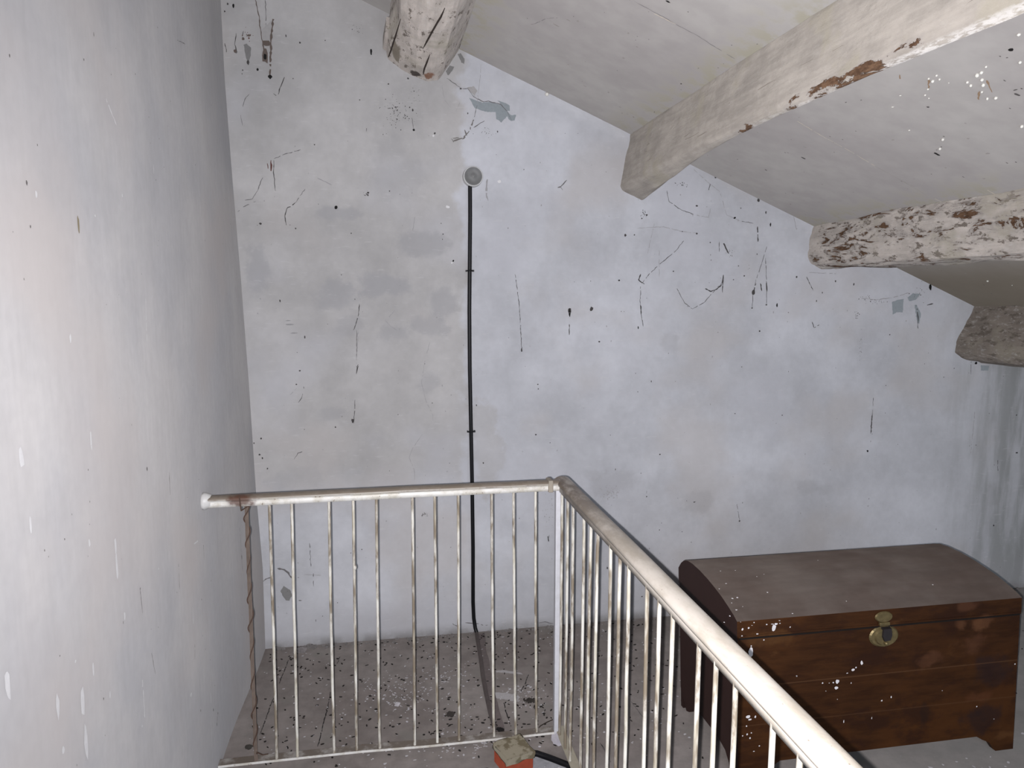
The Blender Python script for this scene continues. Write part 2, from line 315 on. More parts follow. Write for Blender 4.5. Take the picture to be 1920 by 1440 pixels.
MARKS={
 'back':[
  ('s','grey',0.003,(-0.456,1.981,-0.466,1.964,-0.478,1.932,-0.499,1.898,-0.528,1.892)),
  ('s','grey',0.003,(-0.488,1.888,-0.537,1.865,-0.558,1.846)),
  ('s','grey',0.003,(-0.294,1.942,-0.334,1.886)),
  ('s','grey',0.003,(-0.105,1.37,-0.108,1.258)),
  ('s','dark',0.0035,(-0.334,1.886,-0.369,1.862,-0.377,1.832,-0.373,1.797)),
  ('s','dark',0.0035,(-0.412,2.052,-0.414,1.994,-0.41,1.931)),
  ('s','dark',0.0035,(-0.092,1.48,-0.096,1.437,-0.109,1.394,-0.119,1.37)),
  ('s','dark',0.0035,(-0.103,1.226,-0.112,1.189)),
  ('s','rust',0.007,(-0.423,2.051,-0.422,2.031,-0.424,2.008)),
  ('s','rust',0.007,(-0.437,2.037,-0.435,2.017)),
  ('b','black',(0.0064,0.0073),(-0.175,1.871)),
  ('b','black',(0.0036,0.0045),(0.302,1.66)),
  ('b','dark',(0.0057,0.0045),(-0.472,1.801)),
  ('b','dark',(0.0034,0.0034),(-0.337,1.784)),
  ('b','dark',(0.0023,0.0023),(-0.161,1.599)),
  ('b','dark',(0.0027,0.0027),(0.26,1.77)),
  ('b','dark',(0.0027,0.0057),(-0.409,1.493)),
  ('b','dark',(0.0027,0.0027),(0.042,1.941)),
  ('b','dark',(0.0027,0.0027),(-0.117,1.768)),
  ('b','dark',(0.0027,0.0045),(-0.609,1.986)),
  ('b','white',(0.0045,0.0036),(0.296,1.651)),
  ('b','white',(0.0091,0.0068),(0.28,1.882)),
  ('b','lightp',(0.0182,0.0034),(-0.372,1.396)),
  ('b','lightp',(0.0159,0.0027),(-0.358,1.361)),
  ('b','lightp',(0.0114,0.0023),(-0.38,1.412)),
  ('c','dark',(16,0.011,0.014,0.0022),(-0.051,1.921)),
  ('s','faint',0.0035,(0.133,1.781,0.144,1.841)),
  ('s','faint',0.0035,(-0.246,1.987,-0.189,1.959)),
  ('s','faint',0.0035,(0.013,1.409,0.037,1.384,0.061,1.368)),
  ('s','faint',0.0035,(0.057,1.455,0.019,1.412)),
  ('s','dark',0.0028,(0.568,1.605,0.586,1.48,0.592,1.379,0.597,1.278)),
  ('s','dark',0.0028,(1.332,1.756,1.293,1.708,1.216,1.648,1.17,1.604,1.14,1.567)),
  ('s','dark',0.0028,(1.135,1.553,1.134,1.486,1.139,1.434,1.151,1.375)),
  ('s','dark',0.0028,(1.305,1.545,1.347,1.478,1.384,1.454,1.439,1.482,1.482,1.531,1.521,1.568,1.528,1.606)),
  ('s','dark',0.0028,(1.734,1.734,1.713,1.659,1.688,1.584,1.676,1.523,1.674,1.459)),
  ('s','dark',0.0028,(1.73,1.682,1.743,1.553,1.745,1.474)),
  ('s','dark',0.0028,(1.502,1.754,1.503,1.71)),
  ('s','dark',0.0028,(1.246,1.971,1.259,1.925,1.311,1.893,1.382,1.869)),
  ('s','dark',0.0028,(1.599,1.847,1.664,1.837)),
  ('s','dark',0.006,(1.135,1.608,1.124,1.582,1.152,1.564)),
  ('s','dark',0.006,(1.137,1.471,1.14,1.431)),
  ('s','dark',0.006,(1.441,1.546,1.47,1.531,1.498,1.542,1.521,1.564)),
  ('s','dark',0.006,(1.528,1.606,1.525,1.568,1.526,1.527)),
  ('s','dark',0.006,(1.688,1.569,1.676,1.523)),
  ('s','dark',0.006,(1.709,1.569,1.719,1.534)),
  ('s','dark',0.006,(1.74,1.569,1.745,1.531)),
  ('s','dark',0.006,(1.449,2.005,1.443,1.979)),
  ('s','dark',0.006,(1.685,1.823,1.69,1.756)),
  ('s','dark',0.006,(1.518,1.754,1.548,1.703)),
  ('s','faint',0.003,(1.368,2.067,1.449,2.005,1.497,1.973,1.533,1.872,1.599,1.847)),
  ('s','faint',0.003,(1.382,1.869,1.446,1.859,1.456,1.9)),
  ('s','faint',0.003,(1.192,1.83,1.164,1.699)),
  ('s','faint',0.003,(1.218,1.714,1.221,1.597)),
  ('s','faint',0.003,(1.112,1.807,1.235,1.816,1.322,1.796,1.393,1.789)),
  ('s','faint',0.003,(1.841,1.915,1.859,1.878,1.879,1.811)),
  ('s','grey',0.005,(0.793,2.006,0.767,1.977,0.753,1.973)),
  ('s','grey',0.005,(0.764,1.977,0.775,1.963)),
  ('s','grey',0.005,(0.81,1.389,0.81,1.341)),
  ('s','faint',0.009,(0.448,2.0,0.445,1.969,0.445,1.935,0.452,1.911)),
  ('b','black',(0.005,0.0182),(0.811,1.438)),
  ('b','black',(0.0059,0.0045),(1.572,1.86)),
  ('b','black',(0.0036,0.0091),(1.748,1.833)),
  ('b','black',(0.0036,0.0102),(1.798,1.468)),
  ('b','black',(0.0045,0.0036),(1.034,1.58)),
  ('b','black',(0.0032,0.0068),(1.127,1.371)),
  ('b','black',(0.0045,0.0057),(1.443,2.066)),
  ('b','dark',(0.0091,0.0114),(0.811,1.447)),
  ('b','dark',(0.008,0.0114),(0.91,1.455)),
  ('b','dark',(0.0068,0.0091),(1.684,1.941)),
  ('b','dark',(0.0036,0.0032),(1.287,1.621)),
  ('b','dark',(0.0041,0.0036),(1.629,1.602)),
  ('b','dark',(0.003,0.003),(1.458,1.75)),
  ('b','dark',(0.003,0.0023),(1.324,1.796)),
  ('b','dark',(0.0045,0.0045),(1.393,1.788)),
  ('b','dark',(0.0034,0.003),(1.101,1.778)),
  ('b','dark',(0.0045,0.0045),(1.156,1.865)),
  ('b','dark',(0.0068,0.0041),(1.389,1.909)),
  ('b','dark',(0.0041,0.0041),(1.717,1.35)),
  ('b','dark',(0.0045,0.0045),(1.473,2.034)),
  ('b','dark',(0.0027,0.0027),(1.6,1.903)),
  ('b','dark',(0.0036,0.0068),(1.723,1.887)),
  ('b','dark',(0.0027,0.0027),(1.599,1.647)),
  ('b','dark',(0.008,0.0136),(1.678,1.527)),
  ('b','dark',(0.0041,0.0036),(1.674,1.456)),
  ('b','dark',(0.0045,0.0036),(1.745,1.471)),
  ('b','dark',(0.0023,0.0023),(1.857,1.435)),
  ('b','dark',(0.0034,0.0034),(1.134,1.85)),
  ('b','dark',(0.0027,0.0027),(1.577,1.585)),
  ('b','dark',(0.0023,0.0023),(1.465,1.672)),
  ('b','dark',(0.0023,0.0036),(1.688,1.7)),
  ('b','dark',(0.0041,0.008),(0.597,1.278)),
  ('b','dark',(0.0045,0.0032),(0.947,1.31)),
  ('b','dark',(0.0057,0.0068),(1.059,1.777)),
  ('c','dark',(20,0.032,0.011,0.0018),(1.319,2.001)),
  ('c','dark',(14,0.018,0.016,0.0018),(1.145,1.869)),
  ('c','dark',(16,0.023,0.018,0.0016),(1.548,1.703)),
  ('b','white',(0.008,0.0068),(0.499,1.991)),
  ('s','dark',0.0035,(2.324,1.025,2.323,0.914,2.321,0.847)),
  ('s','dark',0.0035,(1.98,1.392,1.992,1.362,2.018,1.377)),
  ('s','dark',0.0035,(2.536,1.413,2.541,1.348)),
  ('s','dark',0.0035,(2.848,1.192,2.852,1.126)),
  ('s','dark',0.0035,(3.047,0.689,3.053,0.625)),
  ('s','dark',0.0035,(1.936,1.607,1.977,1.536)),
  ('s','dark',0.006,(2.321,0.944,2.322,0.852)),
  ('s','dark',0.006,(2.527,1.452,2.541,1.393)),
  ('s','dark',0.006,(2.582,1.467,2.615,1.474)),
  ('b','black',(0.0055,0.0055),(2.31,0.762)),
  ('b','black',(0.008,0.0159),(2.592,1.551)),
  ('b','black',(0.0036,0.005),(3.055,0.346)),
  ('b','black',(0.0036,0.0036),(3.133,0.915)),
  ('b','black',(0.008,0.0036),(3.153,0.721)),
  ('b','black',(0.0068,0.0068),(2.876,1.182)),
  ('b','black',(0.0136,0.0136),(2.819,1.501)),
  ('b','dark',(0.0032,0.0032),(2.391,1.327)),
  ('b','dark',(0.0027,0.0027),(2.387,1.082)),
  ('b','dark',(0.0027,0.0027),(2.702,1.116)),
  ('b','dark',(0.0027,0.0027),(2.756,1.158)),
  ('b','dark',(0.0025,0.0025),(1.851,0.952)),
  ('b','dark',(0.0027,0.0027),(2.914,0.769)),
  ('b','dark',(0.0036,0.0032),(1.717,1.35)),
  ('b','dark',(0.0027,0.0045),(1.997,1.488)),
  ('b','dark',(0.0045,0.0057),(1.89,1.598)),
  ('b','dark',(0.0036,0.0057),(2.089,1.579)),
  ('b','dark',(0.0036,0.0068),(2.184,1.565)),
  ('b','dark',(0.0023,0.0045),(2.025,1.526)),
  ('c','dark',(30,0.064,0.018,0.002),(2.27,1.492)),
  ('c','dark',(14,0.011,0.02,0.002),(2.21,1.415)),
  ('c','dark',(22,0.05,0.041,0.0018),(2.544,1.522)),
  ('c','dark',(24,0.011,0.077,0.0013),(2.24,1.287)),
  ('p','patch',0,(2.391,1.482,2.429,1.494,2.453,1.496,2.453,1.433,2.419,1.433,2.4,1.421)),
  ('p','patch',0,(2.473,1.502,2.499,1.524,2.542,1.52,2.518,1.492,2.485,1.486)),
  ('p','patch',0,(2.513,1.467,2.523,1.47,2.552,1.427,2.546,1.378,2.535,1.383)),
  ('p','patch',0,(2.904,1.171,2.954,1.167,2.95,1.144,2.909,1.143)),
  ('s','faint',0.004,(1.951,1.619,2.089,1.614)),
  ('s','faint',0.004,(2.215,1.502,2.303,1.492,2.39,1.502,2.477,1.526)),
  ('s','faint',0.004,(2.892,0.938,2.888,0.728)),
  ('s','brown',0.005,(-0.456,2.653,-0.446,2.592,-0.439,2.51,-0.434,2.477)),
  ('s','grey',0.003,(-0.419,2.655,-0.421,2.561)),
  ('s','grey',0.003,(-0.494,2.301,-0.511,2.282,-0.521,2.252)),
  ('s','grey',0.003,(-0.531,2.218,-0.525,2.18)),
  ('s','grey',0.003,(-0.307,2.094,-0.37,2.075,-0.411,2.056)),
  ('s','grey',0.003,(0.137,2.236,0.145,2.188)),
  ('s','brown',0.01,(-0.392,2.596,-0.402,2.533,-0.406,2.483,-0.411,2.408,-0.414,2.37)),
  ('s','brown',0.01,(-0.434,2.49,-0.433,2.461,-0.43,2.428)),
  ('s','dark',0.004,(-0.359,2.371,-0.377,2.33,-0.385,2.304)),
  ('s','dark',0.004,(-0.404,2.306,-0.393,2.299)),
  ('s','dark',0.004,(-0.045,2.188,-0.046,2.175)),
  ('s','dark',0.004,(0.063,2.67,0.081,2.668)),
  ('s','dark',0.004,(-0.534,2.525,-0.54,2.484,-0.534,2.455,-0.543,2.447)),
  ('s','dark',0.004,(-0.506,2.535,-0.511,2.514)),
  ('s','dark',0.004,(-0.577,2.486,-0.573,2.453)),
  ('b','brown',(0.0136,0.0318),(-0.429,2.449)),
  ('b','brown',(0.0068,0.0068),(-0.508,2.506)),
  ('b','brown',(0.0068,0.0045),(-0.487,2.52)),
  ('b','brown',(0.0182,0.0114),(-0.421,2.495)),
  ('b','brown',(0.0057,0.0068),(-0.54,2.459)),
  ('b','black',(0.0091,0.0091),(-0.414,2.37)),
  ('b','black',(0.0045,0.0114),(-0.02,2.484)),
  ('b','black',(0.0045,0.0091),(-0.539,2.625)),
  ('b','black',(0.0045,0.0057),(-0.459,2.394)),
  ('b','black',(0.0068,0.0114),(-0.429,2.444)),
  ('b','black',(0.0045,0.0057),(0.145,2.188)),
  ('b','dark',(0.0027,0.0027),(-0.515,2.389)),
  ('b','dark',(0.0032,0.0032),(0.046,2.364)),
  ('b','dark',(0.0027,0.0027),(-0.07,2.297)),
  ('b','dark',(0.0027,0.0027),(-0.252,2.116)),
  ('b','dark',(0.0023,0.0023),(-0.198,2.518)),
  ('b','dark',(0.0036,0.0036),(-0.295,2.504)),
  ('b','dark',(0.0057,0.0091),(-0.494,2.418)),
  ('b','dark',(0.0034,0.0068),(0.142,2.267)),
  ('b','dark',(0.0023,0.0057),(-0.347,2.526)),
  ('b','dark',(0.0023,0.0023),(-0.326,2.367)),
  ('b','dark',(0.0032,0.0045),(-0.56,2.631)),
  ('b','dark',(0.0034,0.0034),(-0.572,2.603)),
  ('b','dark',(0.0023,0.0023),(-0.518,2.375)),
  ('p','greypatch',0,(-0.507,2.484,-0.496,2.488,-0.48,2.475,-0.482,2.446,-0.492,2.42,-0.499,2.428,-0.504,2.457)),
  ('p','faintp',0,(-0.439,2.543,-0.419,2.561,-0.395,2.583,-0.4,2.492,-0.409,2.425,-0.42,2.418,-0.439,2.423,-0.443,2.46)),
  ('c','dark',(75,0.05,0.055,0.0018),(0.073,2.251)),
  ('c','dark',(25,0.023,0.091,0.0012),(0.146,2.328)),
  ('c','dark',(18,0.027,0.023,0.0012),(-0.07,2.57)),
  ('c','rust',(12,0.032,0.023,0.002),(-0.495,2.524)),
  ('s','grey',0.0035,(0.283,2.398,0.324,2.372,0.347,2.36,0.37,2.361,0.393,2.331,0.43,2.313,0.463,2.314,0.505,2.305,0.533,2.279,0.552,2.244)),
  ('s','grey',0.0035,(0.439,2.237,0.392,2.207)),
  ('s','grey',0.0035,(0.407,2.296,0.392,2.233)),
  ('s','faint',0.002,(0.426,2.46,0.407,2.296)),
  ('s','faint',0.002,(0.263,2.369,0.273,2.312,0.298,2.283)),
  ('s','faint',0.002,(0.337,2.306,0.319,2.27)),
  ('s','twig',0.006,(0.392,2.238,0.373,2.192,0.345,2.162,0.306,2.149)),
  ('s','twig',0.006,(0.306,2.161,0.331,2.164)),
  ('s','twig',0.006,(0.355,2.196,0.364,2.174,0.345,2.158)),
  ('s','twig',0.006,(0.299,2.161,0.308,2.145)),
  ('p','patch',0,(0.374,2.326,0.404,2.316,0.43,2.309,0.463,2.313,0.509,2.303,0.533,2.277,0.552,2.262,0.572,2.265,0.565,2.242,0.545,2.241,0.533,2.259,0.521,2.245,0.509,2.231,0.488,2.246,0.485,2.273,0.439,2.273,0.397,2.285)),
  ('p','patch',0,(0.491,2.32,0.523,2.312,0.545,2.302,0.545,2.28,0.533,2.279,0.509,2.305)),
  ('p','greypatch',0,(0.328,2.496,0.341,2.499,0.356,2.478,0.355,2.457,0.343,2.464,0.335,2.481)),
  ('p','greypatch',0,(0.279,2.426,0.295,2.449,0.314,2.445,0.306,2.428,0.288,2.409)),
  ('p','faintp',0,(0.366,2.365,0.393,2.373,0.409,2.354,0.398,2.335,0.379,2.348)),
  ('b','dark',(0.0023,0.0045),(0.368,2.263)),
  ('b','dark',(0.0023,0.0045),(0.493,2.195)),
  ('b','dark',(0.0045,0.0045),(0.231,2.178)),
  ('b','dark',(0.0041,0.0041),(0.125,2.39)),
  ('b','dark',(0.0027,0.0027),(0.046,2.364)),
  ('b','dark',(0.005,0.0032),(0.34,2.36)),
  ('c','dark',(16,0.036,0.018,0.0014),(0.439,2.19)),
  ('b','white',(0.0045,0.0045),(0.225,2.168)),
  ('b','bead',(0.0095,0.0095),(0.701,2.351)),
  ('b','bead',(0.0036,0.0036),(0.322,2.612)),
  ('s','dark',0.0028,(-0.326,0.464,-0.324,0.357)),
  ('s','dark',0.0028,(-0.315,0.327,-0.316,0.267)),
  ('s','dark',0.0028,(-0.314,0.125,-0.312,0.105)),
  ('s','grey',0.009,(-0.462,0.359,-0.435,0.35,-0.418,0.334,-0.409,0.316,-0.395,0.312)),
  ('s','grey',0.005,(-0.48,0.323,-0.514,0.313,-0.54,0.293)),
  ('s','grey',0.005,(-0.382,0.312,-0.369,0.311)),
  ('s','grey',0.005,(-0.405,0.233,-0.396,0.218)),
  ('s','grey',0.005,(-0.381,0.209,-0.367,0.207)),
  ('p','greypatch',0,(-0.44,0.278,-0.429,0.27,-0.416,0.259,-0.405,0.232,-0.42,0.211,-0.434,0.213,-0.444,0.231,-0.454,0.257)),
  ('s','faint',0.003,(-0.353,0.324,-0.317,0.319,-0.284,0.315)),
  ('b','dark',(0.0027,0.0032),(-0.486,0.795)),
  ('b','dark',(0.0023,0.0023),(-0.155,0.407)),
  ('b','dark',(0.0027,0.0027),(-0.108,0.42)),
  ('b','dark',(0.0023,0.0023),(-0.218,0.186)),
  ('s','grey',0.005,(0.283,0.049,0.293,0.04,0.304,0.036)),
  ('s','grey',0.005,(0.34,0.049,0.371,0.044,0.401,0.039)),
  ('s','grey',0.005,(0.401,0.039,0.421,0.029,0.442,0.029)),
  ('s','grey',0.005,(0.682,0.02,0.71,0.021,0.747,0.01)),
  ('s','black',0.005,(0.719,0.436,0.724,0.404)),
  ('s','dark',0.0025,(1.185,0.619,1.185,0.606)),
  ('s','dark',0.0025,(0.999,0.256,1.004,0.272)),
  ('s','dark',0.0025,(1.43,0.558,1.419,0.55)),
  ('b','dark',(0.0032,0.0032),(1.186,0.591)),
  ('b','dark',(0.002,0.0041),(1.252,0.428)),
  ('b','dark',(0.0023,0.0023),(1.365,0.413)),
  ('b','dark',(0.0023,0.0023),(1.412,0.359)),
  ('b','dark',(0.0036,0.0036),(1.175,0.108)),
  ('b','dark',(0.0036,0.0057),(1.004,0.259)),
  ('b','dark',(0.0018,0.0045),(1.033,0.726)),
  ('b','dark',(0.0023,0.0023),(1.156,0.703)),
  ('c','faint',(40,0.045,0.036,0.002),(1.009,0.616)),
  ('c','faint',(30,0.027,0.068,0.002),(0.718,0.542)),
  ('b','dark',(0.0023,0.0057),(1.195,1.127)),
  ('b','dark',(0.0036,0.0036),(1.245,0.788)),
  ('b','dark',(0.0045,0.0041),(0.662,0.9)),
  ('b','dark',(0.0023,0.0023),(1.635,1.185)),
  ('b','dark',(0.0027,0.0027),(1.85,0.952)),
  ('b','dark',(0.0045,0.0041),(1.654,0.448)),
  ('b','dark',(0.0032,0.0023),(1.61,0.967)),
  ('b','dark',(0.0023,0.0023),(0.727,0.861)),
  ('b','dark',(0.0032,0.0027),(0.67,1.125)),
  ('b','dark',(0.0027,0.0027),(0.672,1.105)),
  ('b','dark',(0.0023,0.0023),(1.132,1.081)),
  ('b','dark',(0.0036,0.0036),(0.426,0.781)),
  ('b','dark',(0.005,0.0027),(1.422,0.553)),
  ('s','dark',0.002,(1.636,0.541,1.647,0.479,1.654,0.448)),
  ('s','dark',0.002,(0.76,0.836,0.758,0.82)),
  ('s','dark',0.002,(0.726,0.436,0.721,0.405)),
  ('c','faint',(40,0.041,0.032,0.002),(1.014,0.616)),
  ('s','dark',0.0028,(-0.1,1.229,-0.112,1.185)),
  ('s','dark',0.0028,(-0.121,1.077,-0.123,1.029,-0.128,0.975)),
  ('s','dark',0.0028,(-0.329,1.139,-0.324,1.118)),
  ('s','dark',0.0028,(-0.351,1.071,-0.339,1.089,-0.333,1.107)),
  ('s','dark',0.0028,(-0.377,0.829,-0.361,0.856,-0.335,0.864)),
  ('s','faint',0.0025,(-0.099,1.368,-0.111,1.227)),
  ('s','faint',0.0025,(0.199,1.318,0.174,1.228,0.161,1.143,0.178,1.063,0.207,1.001,0.207,0.977)),
  ('s','faint',0.0025,(0.161,0.919,0.12,0.862,0.102,0.819,0.125,0.756,0.124,0.719)),
  ('s','faint',0.0025,(-0.384,1.102,-0.357,1.131)),
  ('b','dark',(0.0036,0.0032),(-0.357,1.147)),
  ('b','dark',(0.0034,0.0034),(-0.204,0.962)),
  ('b','dark',(0.0041,0.0032),(-0.341,1.204)),
  ('b','dark',(0.0036,0.005),(-0.506,0.924)),
  ('b','dark',(0.0057,0.0091),(-0.132,0.987)),
  ('b','dark',(0.0027,0.0027),(-0.486,0.796)),
  ('b','dark',(0.0032,0.0045),(-0.504,0.841)),
  ('b','dark',(0.0045,0.0045),(-0.515,0.856)),
  ('b','dark',(0.0027,0.0023),(0.205,1.054)),
  ('b','dark',(0.0027,0.0041),(0.397,1.039)),
  ('b','dark',(0.0032,0.0068),(-0.316,1.344)),
  ('b','dark',(0.0027,0.0036),(-0.535,0.905)),
  ('c','dark',(14,0.014,0.009,0.002),(0.167,0.562)),
  ('r','dark',(230,-0.5,3.6,0.1,2.2,0.0011),()),
  ('r','faint',(160,-0.5,3.6,0.1,2.2,0.002),()),
 ],
 'left':[
  ('b','stick',(0.004,0.0171),(1.487,1.651)),
  ('b','dark',(0.0036,0.0043),(1.296,1.697)),
  ('b','dark',(0.0021,0.0029),(1.567,1.964)),
  ('b','dark',(0.0019,0.0019),(1.87,2.023)),
  ('b','dark',(0.0013,0.0029),(1.954,1.947)),
  ('b','dark',(0.0014,0.0017),(2.032,1.912)),
  ('b','dark',(0.0023,0.002),(2.405,1.91)),
  ('b','dark',(0.0017,0.0017),(2.075,2.194)),
  ('b','dark',(0.002,0.0017),(1.982,1.803)),
  ('b','dark',(0.0014,0.0014),(1.974,1.654)),
  ('b','dark',(0.0014,0.0014),(1.828,1.568)),
  ('b','dark',(0.0021,0.0029),(1.297,1.629)),
  ('b','dark',(0.0017,0.0029),(1.274,1.882)),
  ('b','dark',(0.0014,0.0021),(1.344,1.764)),
  ('b','dark',(0.0014,0.0017),(2.666,2.319)),
  ('b','dark',(0.0014,0.0014),(1.71,1.977)),
  ('b','dark',(0.0014,0.0014),(2.814,1.94)),
  ('b','dark',(0.002,0.002),(2.979,1.786)),
  ('b','dark',(0.0014,0.0043),(1.627,2.029)),
  ('s','dark',0.002,(2.982,1.559,2.994,1.498)),
  ('s','dark',0.002,(2.269,2.226,2.357,2.244)),
  ('s','lightp',0.004,(1.847,1.511,1.838,1.411)),
  ('s','lightp',0.004,(1.97,1.839,1.969,1.817)),
  ('s','faint',0.004,(1.671,1.919,1.724,1.878)),
  ('b','lightp',(0.0043,0.0071),(1.326,1.683)),
  ('b','lightp',(0.0029,0.0043),(1.731,1.733)),
  ('b','lightp',(0.0029,0.0029),(1.57,1.674)),
  ('b','lightp',(0.0043,0.0086),(1.414,1.444)),
  ('s','dark',0.0025,(1.683,0.866,1.69,0.806)),
  ('s','dark',0.0025,(1.734,0.688,1.752,0.625)),
  ('s','dark',0.0025,(1.992,0.808,1.988,0.739)),
  ('s','dark',0.0025,(2.101,0.529,2.092,0.486)),
  ('s','dark',0.0025,(1.954,1.068,1.953,1.008)),
  ('s','dark',0.0025,(2.764,0.655,2.76,0.554,2.765,0.468)),
  ('s','dark',0.0025,(2.317,0.191,2.294,0.155)),
  ('s','dark',0.0025,(2.258,0.764,2.258,0.72)),
  ('b','dark',(0.0036,0.005),(1.78,1.118)),
  ('b','dark',(0.0023,0.0029),(2.258,0.764)),
  ('b','dark',(0.0019,0.0023),(2.322,0.628)),
  ('b','dark',(0.0029,0.0043),(2.316,0.187)),
  ('b','dark',(0.0036,0.0057),(2.295,0.161)),
  ('b','dark',(0.0029,0.0043),(2.117,0.315)),
  ('b','dark',(0.0023,0.0029),(1.683,0.867)),
  ('b','dark',(0.0014,0.0043),(1.567,0.841)),
  ('b','dark',(0.0014,0.0029),(2.207,0.459)),
  ('b','dark',(0.0021,0.0029),(2.2,0.619)),
  ('b','dark',(0.002,0.0023),(1.324,1.104)),
  ('b','dark',(0.0029,0.0086),(2.762,0.542)),
  ('b','dark',(0.0043,0.0057),(2.262,0.231)),
  ('b','dark',(0.002,0.0029),(1.438,0.746)),
  ('b','dark',(0.0014,0.0019),(1.793,0.724)),
  ('b','dark',(0.0014,0.0017),(1.696,1.237)),
  ('b','dark',(0.002,0.002),(2.247,0.973)),
  ('b','dark',(0.0014,0.0029),(2.461,0.23)),
  ('b','dark',(0.0014,0.0014),(2.113,0.956)),
  ('b','dark',(0.0019,0.0029),(1.47,1.239)),
  ('b','dark',(0.0014,0.0021),(1.249,1.111)),
  ('b','dark',(0.0014,0.0029),(2.186,0.512)),
  ('b','lightp',(0.0043,0.0129),(1.211,1.166)),
  ('b','lightp',(0.005,0.0079),(1.425,1.062)),
  ('b','lightp',(0.0036,0.0171),(1.4,0.827)),
  ('b','lightp',(0.0086,0.0314),(1.345,0.795)),
  ('b','lightp',(0.0086,0.0371),(1.346,0.713)),
  ('b','lightp',(0.0057,0.0071),(1.256,0.759)),
  ('b','lightp',(0.0043,0.01),(1.577,0.851)),
  ('b','lightp',(0.0057,0.02),(1.553,1.011)),
  ('b','lightp',(0.0086,0.0171),(1.201,1.274)),
  ('b','lightp',(0.0057,0.0314),(1.552,0.966)),
  ('b','lightp',(0.0071,0.0286),(1.104,0.961)),
  ('b','lightp',(0.0071,0.0229),(1.25,0.842)),
  ('b','lightp',(0.0029,0.0029),(1.821,0.86)),
  ('b','lightp',(0.0043,0.02),(1.469,1.249)),
  ('b','lightp',(0.0021,0.0229),(2.238,0.283)),
  ('b','lightp',(0.0086,0.0057),(2.032,0.414)),
  ('b','lightp',(0.0029,0.0086),(1.471,0.736)),
  ('b','lightp',(0.0029,0.0029),(1.64,0.564)),
  ('b','lightp',(0.0029,0.0029),(1.328,0.88)),
  ('s','lightp',0.006,(1.661,0.662,1.662,0.571)),
  ('s','lightp',0.006,(2.155,0.806,2.2,0.799)),
  ('s','lightp',0.006,(2.103,0.636,2.099,0.59)),
  ('r','dark',(60,1.1,3.05,0.2,2.3,0.0012),()),
 ],
 'ceil':[
  ('b','black',(0.0078,0.0047),(0.794,2.01)),
  ('b','black',(0.0028,0.0044),(1.015,2.432)),
  ('b','black',(0.0063,0.0034),(1.526,2.772)),
  ('b','dark',(0.0028,0.0028),(0.825,2.342)),
  ('b','dark',(0.0016,0.0055),(1.048,2.763)),
  ('b','dark',(0.0016,0.002),(1.033,2.474)),
  ('b','dark',(0.0016,0.0016),(0.833,2.259)),
  ('b','dark',(0.002,0.002),(0.852,2.006)),
  ('b','dark',(0.0016,0.0016),(1.041,2.171)),
  ('b','dark',(0.0019,0.0016),(1.042,2.209)),
  ('b','dark',(0.0031,0.0022),(1.016,2.908)),
  ('b','dark',(0.0016,0.0047),(1.421,2.809)),
  ('b','dark',(0.0047,0.0022),(1.471,2.538)),
  ('b','dark',(0.0016,0.0016),(1.421,2.416)),
  ('b','dark',(0.0031,0.0023),(1.769,2.99)),
  ('s','grey',0.0035,(0.727,2.097,0.798,2.096,0.863,2.099,0.919,2.098,0.978,2.106,1.048,2.113)),
  ('s','cream',0.0035,(0.788,2.104,0.854,2.099)),
  ('b','black',(0.0086,0.005),(1.526,2.507)),
  ('b','black',(0.0109,0.0056),(1.683,2.034)),
  ('b','black',(0.0055,0.0078),(1.401,1.489)),
  ('b','black',(0.0023,0.0016),(1.499,1.669)),
  ('b','bead',(0.0047,0.005),(1.626,1.945)),
  ('b','bead',(0.0047,0.0047),(1.662,1.997)),
  ('b','bead',(0.0047,0.0047),(1.404,1.729)),
  ('b','bead',(0.0031,0.0031),(1.392,1.702)),
  ('b','bead',(0.0031,0.0031),(1.392,1.729)),
  ('b','bead',(0.0028,0.0028),(1.425,1.77)),
  ('b','bead',(0.0031,0.0031),(1.407,1.709)),
  ('b','bead',(0.0055,0.0063),(1.436,1.62)),
  ('b','bead',(0.0047,0.0047),(1.456,1.626)),
  ('b','bead',(0.0047,0.0055),(1.474,1.641)),
  ('b','bead',(0.0039,0.0039),(1.448,1.663)),
  ('b','bead',(0.0039,0.0047),(1.462,1.667)),
  ('b','bead',(0.0031,0.0047),(1.524,1.68)),
  ('b','bead',(0.0047,0.0047),(1.53,1.66)),
  ('b','bead',(0.0039,0.0039),(1.445,1.507)),
  ('b','bead',(0.0047,0.0055),(1.658,1.707)),
  ('b','bead',(0.0047,0.0047),(1.433,1.604)),
  ('b','bead',(0.0031,0.0031),(1.422,1.579)),
  ('b','bead',(0.0047,0.0039),(1.368,1.436)),
  ('b','bead',(0.0031,0.0028),(1.441,1.799)),
  ('b','bead',(0.0023,0.002),(1.457,1.804)),
  ('b','bead',(0.0031,0.0031),(1.496,1.668)),
  ('b','bead',(0.0039,0.0019),(1.549,1.99)),
  ('b','bead',(0.0047,0.0016),(1.44,1.924)),
  ('b','bead',(0.0039,0.0016),(1.411,1.857)),
  ('b','bead',(0.0016,0.0016),(1.43,1.704)),
  ('b','dark',(0.0025,0.0025),(1.616,1.93)),
  ('b','dark',(0.0025,0.0025),(1.657,1.986)),
  ('b','dark',(0.0094,0.0047),(1.542,1.609)),
  ('b','dark',(0.0023,0.0063),(1.525,1.598)),
  ('b','dark',(0.0031,0.0023),(1.527,1.582)),
  ('b','dark',(0.0047,0.002),(1.484,1.588)),
  ('b','dark',(0.0025,0.0019),(1.498,2.236)),
  ('b','dark',(0.0019,0.0019),(1.482,2.146)),
  ('b','dark',(0.0031,0.0016),(1.476,2.528)),
  ('b','dark',(0.0025,0.0019),(1.773,2.16)),
